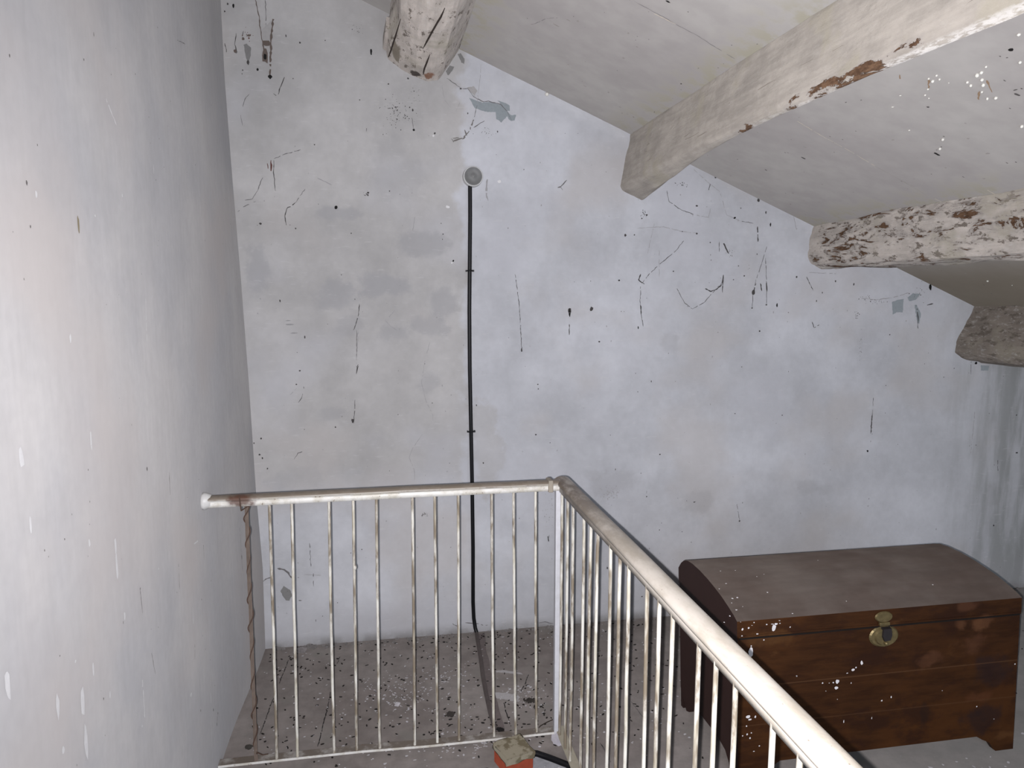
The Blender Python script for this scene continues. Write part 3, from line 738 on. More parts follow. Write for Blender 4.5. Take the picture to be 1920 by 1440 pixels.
  ('b','dark',(0.0025,0.0019),(1.407,1.524)),
  ('b','dark',(0.0025,0.0019),(1.582,1.669)),
  ('b','dark',(0.0039,0.0016),(1.775,2.303)),
  ('b','dark',(0.0039,0.0047),(1.486,1.841)),
  ('b','dark',(0.0039,0.0019),(1.821,2.079)),
  ('b','dark',(0.0039,0.0019),(1.796,1.89)),
  ('b','dark',(0.0039,0.0022),(1.801,1.864)),
  ('b','dark',(0.0022,0.0022),(1.467,2.259)),
  ('b','dark',(0.0016,0.0047),(1.361,2.025)),
  ('s','stain',0.006,(1.395,1.73,1.423,1.766)),
  ('s','stain',0.006,(1.343,1.776,1.358,1.792)),
  ('s','stain',0.006,(1.465,1.621,1.49,1.637,1.509,1.65)),
  ('s','stain',0.006,(1.491,1.671,1.519,1.702)),
  ('s','cream',0.0022,(1.353,2.272,1.44,2.282,1.562,2.284,1.664,2.296)),
  ('s','faintc',0.0022,(1.664,2.296,1.772,2.299,1.823,2.296)),
  ('s','cream',0.003,(1.908,2.303,1.946,2.301)),
  ('s','cream',0.003,(1.903,2.078,1.949,2.081)),
  ('s','faintc',0.002,(1.774,2.3,1.883,2.309)),
  ('b','dark',(0.0031,0.0022),(2.384,2.72)),
  ('b','dark',(0.0047,0.0019),(2.6,2.805)),
  ('b','dark',(0.0031,0.002),(2.692,2.859)),
  ('b','dark',(0.0016,0.0016),(2.376,2.944)),
  ('b','dark',(0.0019,0.0016),(2.646,3.029)),
  ('b','bead',(0.0047,0.0047),(2.56,2.744)),
  ('b','bead',(0.0023,0.0023),(2.607,2.666)),
  ('s','grey',0.0025,(0.522,2.571,0.536,2.535,0.555,2.467,0.584,2.423)),
  ('b','faintc',(0.0078,0.0039),(0.612,2.403)),
  ('b','faintc',(0.0078,0.0031),(0.795,2.849)),
  ('b','faintc',(0.0047,0.0031),(0.824,2.342)),
  ('b','faintc',(0.0047,0.0047),(0.948,2.878)),
  ('b','faintc',(0.0125,0.0047),(0.592,2.479)),
  ('b','dark',(0.0016,0.0016),(0.833,2.259)),
  ('b','dark',(0.0016,0.0016),(0.802,2.277)),
  ('b','dark',(0.0039,0.0022),(1.015,2.908)),
  ('b','dark',(0.0016,0.0019),(1.179,2.608)),
  ('b','dark',(0.0019,0.0025),(0.651,3.158)),
  ('b','bead',(0.0063,0.0063),(0.707,3.148)),
  ('r','dark',(140,0.4,3.0,1.2,3.05,0.0012),()),
  ('r','faintc',(90,0.4,3.0,1.2,3.05,0.003),()),
 ],
 'floor':[
  ('s','black',0.004,(-0.417,3.011,-0.419,2.933,-0.428,2.846,-0.428,2.804)),
  ('s','black',0.004,(-0.435,2.717,-0.441,2.642,-0.445,2.543,-0.45,2.477)),
  ('s','black',0.004,(-0.207,2.988,-0.214,2.924)),
  ('s','black',0.004,(-0.227,2.712,-0.229,2.597,-0.238,2.507,-0.242,2.408,-0.246,2.365)),
  ('s','black',0.004,(0.419,2.53,0.416,2.468,0.417,2.411,0.418,2.369)),
  ('s','black',0.004,(0.548,2.707,0.524,2.643,0.492,2.583)),
  ('s','dark',0.003,(0.71,2.317,0.707,2.271)),
  ('s','dark',0.003,(0.703,2.215,0.704,2.172,0.704,2.13)),
  ('p','plaster',0,(0.427,2.759,0.454,2.759,0.522,2.725,0.528,2.711,0.494,2.724,0.425,2.746)),
  ('p','plaster',0,(0.359,2.599,0.389,2.602,0.435,2.59,0.474,2.567,0.485,2.553,0.469,2.518,0.427,2.544,0.395,2.558)),
  ('s','dark',0.003,(0.89,2.45,0.897,2.369,0.898,2.318)),
  ('s','dark',0.003,(0.702,2.226,0.706,2.181,0.705,2.117)),
 ],
 'cfront':[
  ('b','splat',(0.0045,0.0076),(1.47,0.364)),
  ('b','splat',(0.0061,0.0045),(1.44,0.343)),
  ('b','splat',(0.003,0.003),(1.451,0.35)),
  ('b','splat',(0.003,0.0015),(1.421,0.334)),
  ('b','splat',(0.0061,0.0076),(1.388,0.309)),
  ('b','splat',(0.0061,0.0053),(1.386,0.288)),
  ('b','splat',(0.0027,0.0027),(1.337,0.309)),
  ('b','splat',(0.003,0.0024),(1.374,0.307)),
  ('b','splat',(0.0015,0.0015),(1.36,0.307)),
  ('b','splat',(0.003,0.003),(1.55,0.228)),
  ('b','splat',(0.0021,0.0021),(1.246,0.342)),
  ('b','splat',(0.0015,0.0015),(1.35,0.281)),
  ('b','splat',(0.0015,0.003),(1.437,0.299)),
  ('b','splat',(0.0015,0.0045),(1.518,0.172)),
  ('b','splat',(0.0018,0.0061),(1.419,0.171)),
  ('b','splat',(0.0027,0.0027),(2.036,0.307)),
  ('b','splat',(0.0024,0.0024),(1.904,0.171)),
  ('b','splat',(0.0018,0.0018),(1.974,0.119)),
  ('b','splat',(0.0021,0.0021),(1.242,0.257)),
  ('b','splat',(0.0015,0.0015),(1.392,0.249)),
  ('b','splat',(0.0015,0.0015),(1.769,0.24)),
  ('b','splat',(0.0024,0.0045),(1.583,0.237)),
  ('b','splat',(0.0076,0.0121),(1.162,0.506)),
  ('b','splat',(0.0061,0.003),(1.168,0.518)),
  ('b','splat',(0.0076,0.0167),(1.088,0.433)),
  ('b','splat',(0.0045,0.0045),(1.084,0.418)),
  ('b','splat',(0.0038,0.0023),(1.107,0.491)),
  ('b','splat',(0.0023,0.0023),(1.216,0.504)),
  ('b','splat',(0.0023,0.0023),(1.13,0.47)),
  ('b','splat',(0.003,0.0023),(1.137,0.519)),
  ('b','splat',(0.003,0.003),(1.078,0.513)),
  ('b','splat',(0.003,0.0045),(1.058,0.51)),
  ('b','splat',(0.003,0.0038),(1.057,0.487)),
  ('b','splat',(0.0023,0.0023),(1.089,0.454)),
  ('b','splat',(0.0023,0.0023),(1.247,0.341)),
  ('b','splat',(0.0021,0.0021),(1.242,0.258)),
  ('b','splat',(0.0076,0.0061),(1.088,0.223)),
  ('b','splat',(0.0061,0.003),(1.095,0.213)),
  ('b','splat',(0.003,0.0045),(1.113,0.22)),
  ('b','splat',(0.0023,0.003),(1.085,0.192)),
  ('b','splat',(0.003,0.0038),(1.088,0.165)),
  ('b','splat',(0.003,0.003),(1.098,0.151)),
  ('b','splat',(0.0023,0.0023),(1.102,0.168)),
  ('b','splat',(0.0024,0.0021),(1.131,0.121)),
  ('b','splat',(0.003,0.0015),(1.113,0.105)),
  ('b','splat',(0.0024,0.0024),(1.073,0.161)),
  ('b','splat',(0.002,0.002),(1.095,0.529)),
  ('b','splat',(0.003,0.0015),(1.181,0.519)),
 ],
 'clid':[
  ('b','splat',(0.0033,0.0025),(1.071,2.037)),
  ('b','splat',(0.0033,0.0025),(1.088,2.039)),
  ('b','splat',(0.002,0.0017),(1.059,2.018)),
  ('b','splat',(0.0033,0.0017),(1.088,2.115)),
  ('b','splat',(0.0033,0.002),(1.059,1.988)),
  ('b','splat',(0.0023,0.0023),(1.199,2.052)),
  ('b','splat',(0.005,0.0027),(1.137,1.912)),
  ('b','splat',(0.0027,0.0023),(1.17,1.93)),
  ('b','splat',(0.0025,0.002),(0.999,1.948)),
  ('b','splat',(0.0022,0.0022),(1.027,1.967)),
  ('b','splat',(0.0025,0.002),(1.052,2.089)),
  ('b','splat',(0.0025,0.0017),(1.16,2.192)),
  ('b','splat',(0.0025,0.0017),(1.108,2.195)),
  ('b','splat',(0.0022,0.0017),(1.072,1.915)),
  ('b','splat',(0.0017,0.0017),(1.211,2.142)),
  ('b','splat',(0.0017,0.0017),(1.049,1.942)),
  ('b','splat',(0.0013,0.0013),(1.086,1.999)),
  ('b','splat',(0.0025,0.0013),(1.243,2.153)),
  ('b','splat',(0.0025,0.0013),(1.23,1.958)),
  ('b','splat',(0.0022,0.0017),(1.477,2.33)),
  ('b','splat',(0.002,0.0017),(1.486,2.223)),
  ('b','splat',(0.0027,0.002),(1.778,2.028)),
  ('b','splat',(0.0017,0.0017),(1.434,1.987)),
 ],
}
# ------------------------------------------------------------------ surfaces: where each lies in space
def ceil_z(x): return 2.657-0.4213*x
def sm(a, b, x):
    t = min(1, max(0, (x-a)/(b-a))); return t*t*(3-2*t)
def wall_y(x, z):
    u = ceil_z(x)-z
    ridge = .022*sm(.5, .75, x)*sm(1.12, 1.03, x)*math.exp(-((u-.045)/.035)**2)
    return 3.114-.0035*noise.noise((x*1.3, 5, z*1.3))-.0012*noise.noise((x*5, 2, z*5))-ridge
XB = [(0, -.527), (.36, -.523), (.7, -.536), (1.15, -.545), (1.58, -.557), (2.0, -.573), (2.35, -.584), (3.2, -.586)]
def lerp_tab(t, v):
    for (a, x), (b, y) in zip(t, t[1:]):
        if v <= b: return x+(y-x)*max(0, (v-a))/(b-a)
    return t[-1][1]
def left_x(y, z):
    w = sm(2.45, 3.1, y); return lerp_tab(XB, z)*w-.548*(1-w)+.003*noise.noise((1, y*1.2, z*1.2))*(1-w*.5)
def floor_z(x, y): return 0.0
def chest_x(x, z): return x-.0225*z/.53

# ------------------------------------------------------------------ marks, cracks, stains with a shape of their own
def add_marks(mb, marks, P, slots, seed=3):
    """P(u, v, off) -> point just above the surface"""
    R = random.Random(seed)
    def idx(c):
        if c not in slots: slots.append(c)
        return slots.index(c)
    def blob(u, v, ru, rv, mi, n=9, off=.0012):
        a0 = R.random()*6.28; V = []
        for k in range(n):
            a = a0+2*PI*k/n; q = R.uniform(.7, 1.15); V.append(P(u+ru*q*math.cos(a), v+rv*q*math.sin(a), off))
        mb.add(V, [tuple(range(n))], mi)
    for kind, col, w, pts in marks:
        mi = idx(col); pp = list(zip(pts[::2], pts[1::2]))
        if kind == 's':
            q = []
            for (a, b), (c, d) in zip(pp, pp[1:]):
                L = math.hypot(c-a, d-b); n = max(2, int(L/.008))
                for k in range(n):
                    t = k/n; q.append((a+(c-a)*t+R.gauss(0, .0007), b+(d-b)*t+R.gauss(0, .0007)))
            q.append(pp[-1]); V = []; F = []; on = True
            for i, (a, b) in enumerate(q):
                a2, b2 = q[min(i+1, len(q)-1)]; a1, b1 = q[max(i-1, 0)]; dx, dy = a2-a1, b2-b1; L = math.hypot(dx, dy) or 1
                ww = w*.5*R.uniform(.35, 1.1)*(0.5 if i in (0, len(q)-1) else 1)
                V += [P(a-dy/L*ww, b+dx/L*ww, .001), P(a+dy/L*ww, b-dx/L*ww, .001)]
                if i and R.random() > .10: F.append((2*i-2, 2*i-1, 2*i+1, 2*i))
            mb.add(V, F, mi)
        elif kind == 'b':
            if col == 'bead':
                bm = bmesh.new(); bmesh.ops.create_icosphere(bm, subdivisions=1, radius=1)
                c0 = P(pp[0][0], pp[0][1], w[0]*.6)
                for vv in bm.verts: vv.co = Vector(c0)+Vector((vv.co.x*w[0], vv.co.y*w[0], vv.co.z*w[1]))
                mb.bm(bm, mi, True)
            else: blob(pp[0][0], pp[0][1], w[0], w[1], mi, off=.0014)
        elif kind == 'c':
            n, su, sv, r = w
            for _ in range(n):
                rr = r*R.uniform(.5, 1.4); blob(pp[0][0]+R.gauss(0, su*.55), pp[0][1]+R.gauss(0, sv*.55), rr*R.uniform(.6, 1.3), rr*R.uniform(.6, 1.6), mi, 6)
        elif kind == 'r':
            n, u0, u1, v0, v1, r = w
            for _ in range(n):
                rr = r*R.uniform(.5, 1.5); u = R.uniform(u0, u1); v = R.uniform(v0, v1)
                if col != 'xx' and P(u, v, 0) is not None: blob(u, v, rr, rr*R.uniform(.8, 2.2), mi, 6)
        else:
            # jagged outline
            V = []; n = len(pp)
            for i in range(n):
                (a, b), (c, d) = pp[i], pp[(i+1) % n]; L = math.hypot(c-a, d-b); k = max(1, int(L/.006))
                for j in range(k):
                    t = j/k; V.append(P(a+(c-a)*t+R.gauss(0, .0008), b+(d-b)*t+R.gauss(0, .0008), .0008))
            mb.add(V, [tuple(range(len(V)))], mi)
def slot_mats(slots, first):
    return [first if s == '_' else flat('mark_'+s, SLOT[s][0], SLOT[s][1], var=.12, scale=120) for s in slots]
def grid(mb, P, u0, u1, v0, v1, nu, nv, m=0):
    V = [P(u0+(u1-u0)*i/nu, v0+(v1-v0)*j/nv, 0) for j in range(nv+1) for i in range(nu+1)]
    F = [(j*(nu+1)+i, j*(nu+1)+i+1, (j+1)*(nu+1)+i+1, (j+1)*(nu+1)+i) for j in range(nv) for i in range(nu)]
    mb.add(V, F, m, True)
def raw(mb, name, mats):      # no normal recalculation: big grids
    me = bpy.data.meshes.new(name); me.from_pydata(mb.v, [], mb.f)
    me.polygons.foreach_set('material_index', mb.m); me.polygons.foreach_set('use_smooth', mb.sm); me.update()
    return link(name, me, mats)

# ------------------------------------------------------------------ the room
RX = 4.35
mb = MB(); s = ['_']; Pb = lambda x, z, off: Vector((x, wall_y(x, z)-off, z))
grid(mb, Pb, -.75, RX+.1, -.02, 3.0, 250, 150); add_marks(mb, MARKS['back'], Pb, s)
mb.box(-.75, RX+.1, 3.16, 3.36, -.02, 3.0)
tag(raw(mb, 'wall_back', slot_mats(s, mat_back_wall())), kind='structure')
mb = MB(); s = ['_']; Pl = lambda y, z, off: Vector((left_x(y, z)+off, y, z))
grid(mb, Pl, -1.2, 3.16, -1.6, 3.05, 180, 190); add_marks(mb, MARKS['left'], Pl, s, 5)
mb.box(-.80, -.62, -1.2, 3.16, -1.6, 3.05)
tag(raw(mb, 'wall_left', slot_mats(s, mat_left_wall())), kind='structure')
mb = MB(); s = ['_']
def Pc(x, y, off): return Vector((x, y, ceil_z(x)+.002*noise.noise((x*2, y*2, 0))-off))
grid(mb, Pc, -.75, RX+.1, -1.2, 3.13, 120, 110); add_marks(mb, MARKS['ceil'], Pc, s, 7)
V = [(x, y, ceil_z(x)+dz) for dz in (.02, .08) for x, y in ((-.75, -1.2), (RX+.1, -1.2), (RX+.1, 3.3), (-.75, 3.3))]
mb.add(V, [(0, 1, 2, 3), (4, 5, 6, 7), (0, 1, 5, 4), (1, 2, 6, 5), (2, 3, 7, 6), (3, 0, 4, 7)])
tag(raw(mb, 'ceiling', slot_mats(s, mat_ceiling())), kind='structure')
# floor with the stair opening left out
mb = MB(); s = ['_']; Pf = lambda x, y, off: Vector((x, y, off))
R0 = random.Random(4)
def edge_y(x):   # the broken front edge of the landing
    return 2.165+.012*noise.noise((x*9, 1, 0))+.006*noise.noise((x*30, 4, 0))+.085*sm(.40, .455, x)*(1-.9*max(0, x-.46)/.14)
n = 120; xs = [-.6+(.600+.6)*i/n for i in range(n+1)]
top = [(x, edge_y(x), 0) for x in xs]; bot = [(x, edge_y(x)+.004, -.035) for x in xs]; far = [(x, 3.13, 0) for x in xs]; bot2 = [(x, edge_y(x)+.01, -.22) for x in xs]
V = top+bot+far+bot2; k = n+1
mb.add(V, [(i, i+1, 2*k+i+1, 2*k+i) for i in range(n)]+[(i, i+1, k+i+1, k+i) for i in range(n)]+[(k+i, k+i+1, 3*k+i+1, 3*k+i) for i in range(n)])
mb.add([(.600, -1.2, 0), (RX+.1, -1.2, 0), (RX+.1, 3.13, 0), (.600, 3.13, 0), (.600, -1.2, -.22), (.600, 3.13, -.22), (RX+.1, -1.2, -.22), (RX+.1, 3.13, -.22)],
       [(0, 1, 2, 3), (0, 3, 5, 4), (4, 5, 7, 6)])
mb.add([(-.6, 3.13, -.22), (.6, 3.13, -.22), (.6, 2.2, -.22), (-.6, 2.2, -.22)], [(0, 1, 2, 3)])
mb.box(-.6, .600, -1.2, -.35, -.22, 0)
add_marks(mb, MARKS['floor'], Pf, s, 9)
tag(raw(mb, 'floor', slot_mats(s, mat_floor())), kind='structure')
# far right wall, low under the slope, and the shaft below the opening
mp = flat('plain_plaster', (0.42, 0.42, 0.44)); mb = MB(); mb.box(RX, RX+.12, -1.2, 3.14, -.02, 1.0); tag(mb.build('wall_right', mp), kind='structure')
mb = MB(); mb.box(.602, .66, -.35, 2.2, -1.6, -.225); mb.box(-.6, .66, 2.24, 2.34, -1.6, -.225); tag(mb.build('wall_stairwell', mp), kind='structure')
mb = MB(); mb.box(-.62, .66, -1.2, 2.24, -1.66, -1.6); tag(mb.build('trim_1', flat('stairwell_bottom', (0.12, 0.11, 0.10))), kind='structure')

# ------------------------------------------------------------------ beams
def beam(name, stations, mat, label, seed, amp=.004, y1=3.125, y0=-1.1):
    """stations: (Y, section outline) ; the outline is resampled and roughened along the timber"""
    NP = 84
    def resample(sec):
        P = [Vector((a, b)) for a, b in sec]; L = [0]
        for i in range(len(P)): L.append(L[-1]+(P[(i+1) % len(P)]-P[i]).length)
        out = []
        for k in range(NP):
            t = L[-1]*k/NP
            for i in range(len(P)):
                if t <= L[i+1]+1e-9:
                    f = (t-L[i])/((L[i+1]-L[i]) or 1); out.append(P[i].lerp(P[(i+1) % len(P)], f)); break
        return out
    st = [(Y, resample(s)) for Y, s in stations]; rings = []; N = 130
    for i in range(N+1):
        Y = y1+(y0-y1)*i/N
        if Y >= st[0][0]: S = st[0][1]
        elif Y <= st[-1][0]: S = st[-1][1]
        else:
            for (a, A), (b, B) in zip(st, st[1:]):
                if b <= Y <= a: f = (a-Y)/(a-b); S = [p.lerp(q, f) for p, q in zip(A, B)]; break
        c = sum(S, Vector((0, 0)))/NP; r = []
        for p in S:
            d = (p-c).normalized(); o = amp*noise.noise((p.x*14+seed, Y*3.5, p.y*14))*1.2+amp*.5*noise.noise((p.x*50+seed, Y*9, p.y*50))
            q = p+d*o; r.append(Vector((q.x, Y, q.y)))
        rings.append(r)
    mb = MB(); mb.sweep(None, rings, 0, True, True); o = mb.build(name, mat); o.data.set_sharp_from_angle(angle=math.radians(26)); tag(o, label, 'beam'); return o
MB1 = mat_beam('flaking_beam_paint', .70, (0.58, 0.525, 0.485), None, .56, [(.206, 3.055, .020, .045, (0.24, 0.12, 0.075)), (.155, 3.075, .022, .03, (0.04, 0.03, 0.026)), (.075, 2.95, .02, .12, (0.22, 0.19, 0.15))]); MB2 = mat_beam('limewashed_beam', .70, (0.405, 0.37, 0.335), (1.045, 1.999, .042, .20, 1.40, 1.84), .68)
MB3 = mat_beam('peeling_log_paint', .555, (0.56, 0.51, 0.47), None, .55); MB4 = mat_beam('dirty_beam_paint', .62, (0.30, 0.26, 0.225), None, .54)
b1w = [(.075, 2.70), (.036, 2.513), (.046, 2.462), (.095, 2.425), (.147, 2.397), (.201, 2.383), (.249, 2.392), (.283, 2.437), (.347, 2.53), (.30, 2.62)]
b1m = [(.085, 2.70), (.040, 2.52), (.055, 2.455), (.10, 2.43), (.150, 2.405), (.205, 2.395), (.250, 2.402), (.283, 2.440), (.347, 2.53), (.30, 2.62)]
b1n = [(.095, 2.70), (.068, 2.52), (.080, 2.455), (.11, 2.43), (.150, 2.405), (.205, 2.395), (.250, 2.402), (.283, 2.440), (.347, 2.53), (.30, 2.62)]
B1 = beam('ceiling_beam', [(3.12, b1w), (2.9, b1m), (2.72, b1n), (-1.1, b1n)], MB1, 'short rough beam end with a split, topmost and leftmost below the sloping ceiling', 1)
CRACK1 = [[(0.211, 2.363), (0.205, 2.438), (0.199, 2.478), (0.187, 2.572), (0.175, 2.673), (0.166, 2.751)], [(0.194, 2.814), (0.189, 2.907), (0.184, 2.992), (0.184, 3.082), (0.183, 3.144)]]
mb = MB()
for pp_ in CRACK1: mb.tube([(x, y, 2.3945+.004*abs(x-.2)/.05*0) for x, y in pp_], [.0012]+[.0035]*(len(pp_)-2)+[.0012], 6)
mb.build('split', flat('dark_split', (0.035, 0.026, 0.022), .95), B1)
mb = MB()
V = [(.066, 2.86, 2.478), (.066, 2.86, 2.53), (.040, 2.86, 2.535), (.037, 2.86, 2.50), (.072, 3.085, 2.468), (.070, 3.085, 2.535), (.028, 3.085, 2.54), (.026, 3.085, 2.487)]
bm = bmesh.new(); vs = [bm.verts.new(v) for v in V]
for f in ((0, 1, 2, 3), (7, 6, 5, 4), (0, 3, 7, 4), (1, 5, 6, 2), (3, 2, 6, 7), (0, 4, 5, 1)): bm.faces.new([vs[k] for k in f])
bmesh.ops.bevel(bm, geom=bm.edges[:], offset=.003, segments=1, affect='EDGES'); mb.bm(bm); mb.build('broken_strip', MB1, B1)
mb = MB(); mb.tube([(.048, 3.09, 2.462), (.056, 2.98, 2.452), (.070, 2.80, 2.447), (.084, 2.62, 2.444)], [.002, .0035, .003, .001], 6); mb.build('edge_crack', flat('dark_split', (0.035, 0.026, 0.022), .95), B1)
b2w = [(1.10, 2.25), (1.072, 2.205), (1.055, 2.11), (1.034, 1.985), (1.046, 1.968), (1.137, 1.926), (1.19, 2.0), (1.23, 2.10), (1.23, 2.18)]
b2a = [(1.10, 2.25), (1.070, 2.205), (1.052, 2.11), (1.037, 2.005), (1.046, 1.990), (1.103, 1.962), (1.17, 2.03), (1.23, 2.12), (1.23, 2.18)]
b2b = [(1.10, 2.25), (1.066, 2.205), (1.052, 2.11), (1.038, 2.012), (1.046, 1.997), (1.076, 1.988), (1.14, 2.055), (1.21, 2.13), (1.22, 2.18)]
b2c = [(1.10, 2.25), (1.066, 2.205), (1.052, 2.11), (1.038, 2.014), (1.044, 2.000), (1.062, 1.995), (1.12, 2.05), (1.20, 2.13), (1.22, 2.18)]
b2d = [(1.10, 2.25), (1.066, 2.205), (1.052, 2.11), (1.038, 2.014), (1.044, 2.000), (1.070, 1.988), (1.13, 2.05), (1.20, 2.13), (1.22, 2.18)]
B2 = beam('ceiling_beam', [(3.12, b2w), (2.68, b2a), (2.36, b2b), (2.0, b2c), (1.5, b2c), (1.15, b2d), (-1.1, b2d)], MB2, 'long squared whitewashed beam with a brown flaked lower edge, crossing to the upper right corner', 2, .003)
RG = random.Random(12); mb = MB()
for i in range(26):
    y = RG.uniform(1.2, 3.0); z = RG.uniform(2.03, 2.18); L = RG.uniform(.02, .12); x = 1.0385+(z-2.01)*.165
    mb.tube([(x-.0015, y, z), (x-.0012, y-L*.5, z+RG.gauss(0, .002)), (x-.0015, y-L, z+RG.gauss(0, .003))], [.0006, .0011, .0005], 5)
mb.build('grooves', flat('beam_groove', (0.19, 0.165, 0.14), .95), B2)['kind'] = 'stuff'
b3w = [(2.03, 1.88), (1.955, 1.83), (1.945, 1.77), (1.945, 1.69), (1.962, 1.655), (2.015, 1.636), (2.10, 1.634), (2.18, 1.655), (2.25, 1.69), (2.27, 1.76), (2.16, 1.84)]
b3m = [(2.03, 1.88), (1.935, 1.84), (1.930, 1.77), (1.945, 1.69), (1.965, 1.65), (2.02, 1.634), (2.10, 1.634), (2.18, 1.655), (2.25, 1.69), (2.27, 1.76), (2.16, 1.84)]
beam('ceiling_beam', [(3.12, b3w), (2.5, b3m), (-1.1, b3m)], MB3, 'rounded log beam with heavily peeling white paint over brown wood', 3, .010)
b4w = [(2.93, 1.52), (2.845, 1.47), (2.80, 1.37), (2.755, 1.29), (2.755, 1.235), (2.80, 1.207), (2.91, 1.180), (3.00, 1.19), (3.07, 1.27), (3.10, 1.40)]
b4m = [(2.93, 1.52), (2.81, 1.475), (2.785, 1.37), (2.76, 1.29), (2.765, 1.235), (2.80, 1.205), (2.91, 1.185), (3.00, 1.19), (3.07, 1.27), (3.10, 1.40)]
beam('ceiling_beam', [(3.12, b4w), (2.7, b4m), (-1.1, b4m)], MB4, 'dark dirty beam lowest under the ceiling, above the wooden chest at right', 4, .006)

# ------------------------------------------------------------------ railing
YR, XR = 2.2826, .5654
rail = empty('stair_railing', (.56, YR, 0)); tag(rail, 'cream painted metal stair railing turning a corner before the back wall', 'railing')
O = Vector((.56, YR, 0))
def part(mb, name, mats, parent=rail, label=None):
    for i, v in enumerate(mb.v): mb.v[i] = (v[0]-O.x, v[1]-O.y, v[2]-O.z)
    o = mb.build(name, mats, parent)
    # keep world based texture positions close: the parent's offset is constant
    if label: o['label'] = label
    return o
def rail_profile(w, z0=.879, z1=.913):
    h = z1-z0; q = []
    # lower strip then rounded cap, listed around the section
    q += [(-w*.36, z0), (w*.36, z0), (w*.38, z0+h*.40), (w*.34, z0+h*.46), (w*.46, z0+h*.52), (w*.5, z0+h*.68)]
    for a in range(20, 161, 20): q.append((w*.5*math.cos(math.radians(a)), z0+h*.68+h*.32*math.sin(math.radians(a))))
    q += [(-w*.5, z0+h*.68), (-w*.46, z0+h*.52), (-w*.34, z0+h*.46), (-w*.38, z0+h*.40)]
    return q
mb = MB(); pr = rail_profile(.042); rings = []
for i in range(41):
    x = -.548+(.548+.562)*i/40; dz = .0025*math.sin(PI*(x+.2)/.8)*.3+.0006*noise.noise((x*7, 0, 0))
    rings.append([Vector((x, YR+a, b+dz)) for a, b in pr])
mb.sweep(None, rings, 0, True); part(mb, 'handrail', M_RAIL)
mb = MB(); pr = rail_profile(.054, .874, .915); rings = []
for i in range(61):
    y = 2.318+(.40-2.318)*i/60; xo = .0025*noise.noise((0, y*1.7, 3))
    rings.append([Vector((.583+xo+a, y, b)) for a, b in pr])
mb.sweep(None, rings, 0, True); part(mb, 'handrail', M_RAILR)
mb = MB(); mb.box(.524, .540, YR-.024, YR+.024, .876, .916, 0, .003); part(mb, 'collar', flat('dull_collar', (0.33, 0.29, 0.24), .6))
mb = MB(); mb.lathe((-.552, YR, .896), (1, 0, 0), [(0, .002), (0, .025), (.010, .0265), (.018, .0235), (.028, .019), (.030, .004)], 28); part(mb, 'wall_flange', flat('white_flange', (0.62, 0.61, 0.60), .4))
# posts and lower rails
mb = MB(); mb.box(.552, .574, YR-.011, YR+.011, .010, .880, 0, .0015); part(mb, 'post', flat('white_post_paint', (0.62, 0.62, 0.66), .4))
mb = MB(); mb.box(.570, .592, .42, .442, .0, .878, 0, .0015); part(mb, 'post', flat('white_post_paint', (0.62, 0.62, 0.66), .4))
def flatbar(name, pts, w, t, axis):
    mb = MB(); rings = []
    for p in pts:
        x, y, z = p
        if axis == 'x': rings.append([Vector((x, y-w/2, z)), Vector((x, y+w/2, z)), Vector((x, y+w/2, z+t)), Vector((x, y-w/2, z+t))])
        else: rings.append([Vector((x-w/2, y, z)), Vector((x+w/2, y, z)), Vector((x+w/2, y, z+t)), Vector((x-w/2, y, z+t))])
    mb.sweep(None, rings, 0, False); return mb
part(flatbar('b', [(-.545, YR+.012, .023), (-.43, YR+.011, .024), (-.1, YR+.010, .024), (.12, YR+.008, .019), (.3, YR+.008, .018), (.40, YR+.008, .0175), (.556, YR+.008, .018)], .034, .008, 'x'), 'lower_rail', M_RAIL)
part(flatbar('b', [(.576, y, .020+.002*math.sin(y*4)) for y in (2.30, 2.1, 1.9, 1.6, 1.3, 1.0, .7, .42)], .030, .008, 'y'), 'lower_rail', flat('dusty_lower_rail', (0.27, 0.245, 0.195), .8))
LT = [(.485, .492), (.412, .419), (.339, .344), (.230, .225), (.154, .152), (.083, .077), (-.030, -.038), (-.102, -.113), (-.176, -.185), (-.289, -.301), (-.355, -.366), (-.423, -.430)]
R1 = random.Random(8)
def rod(p0, p1, r=.0047):
    mb = MB(); pts = []; b = Vector((R1.uniform(-1, 1), R1.uniform(-1, 1), 0))*.0016; p0 = Vector(p0); p1 = Vector(p1)
    for i in range(11):
        t = i/10; pts.append(p0.lerp(p1, t)+b*math.sin(PI*t)+Vector((R1.gauss(0, .0003), R1.gauss(0, .0003), 0)))
    mb.tube(pts, r, 10); return mb
for a, b in LT:
    last = a == -.423
    part(rod((a, YR, .882), (b, YR, .028), .0056 if last else .0047), 'baluster', flat('rusty_rod', (0.15, 0.115, 0.095), .7, var=.5, scale=30) if last else M_ROD, label='rust browned rod' if last else None)
RY = [2.251, 2.174, 2.110, 1.987, 1.915, 1.847, 1.734, 1.661, 1.593, 1.471, 1.398, 1.325, 1.201, 1.130, 1.059, .940, .868, .798, .672, .600, .530]
for y in RY: part(rod((XR+.002, y, .880), (XR, y, .026)), 'baluster', M_ROD)
mb = MB(); R2 = random.Random(3)
bm = bmesh.new(); bmesh.ops.create_icosphere(bm, subdivisions=3, radius=1)
for v in bm.verts: v.co = Vector((.563+v.co.x*.020, 2.262+v.co.y*.034, .006+v.co.z*.017))+v.co*.008*noise.noise(v.co*2.5)
mb.bm(bm, 0, True); part(mb, 'anchor_plaster', flat('lilac_plaster', (0.42, 0.40, 0.44), .9))
# knot of paint on the second rod of the second group
mb = MB(); mb.lathe((-.103, YR, .655), (0, 0, 1), [(-.006, .004), (-.002, .0062), (.003, .0064), (.008, .0046)], 10); part(mb, 'weld_bead', M_ROD)
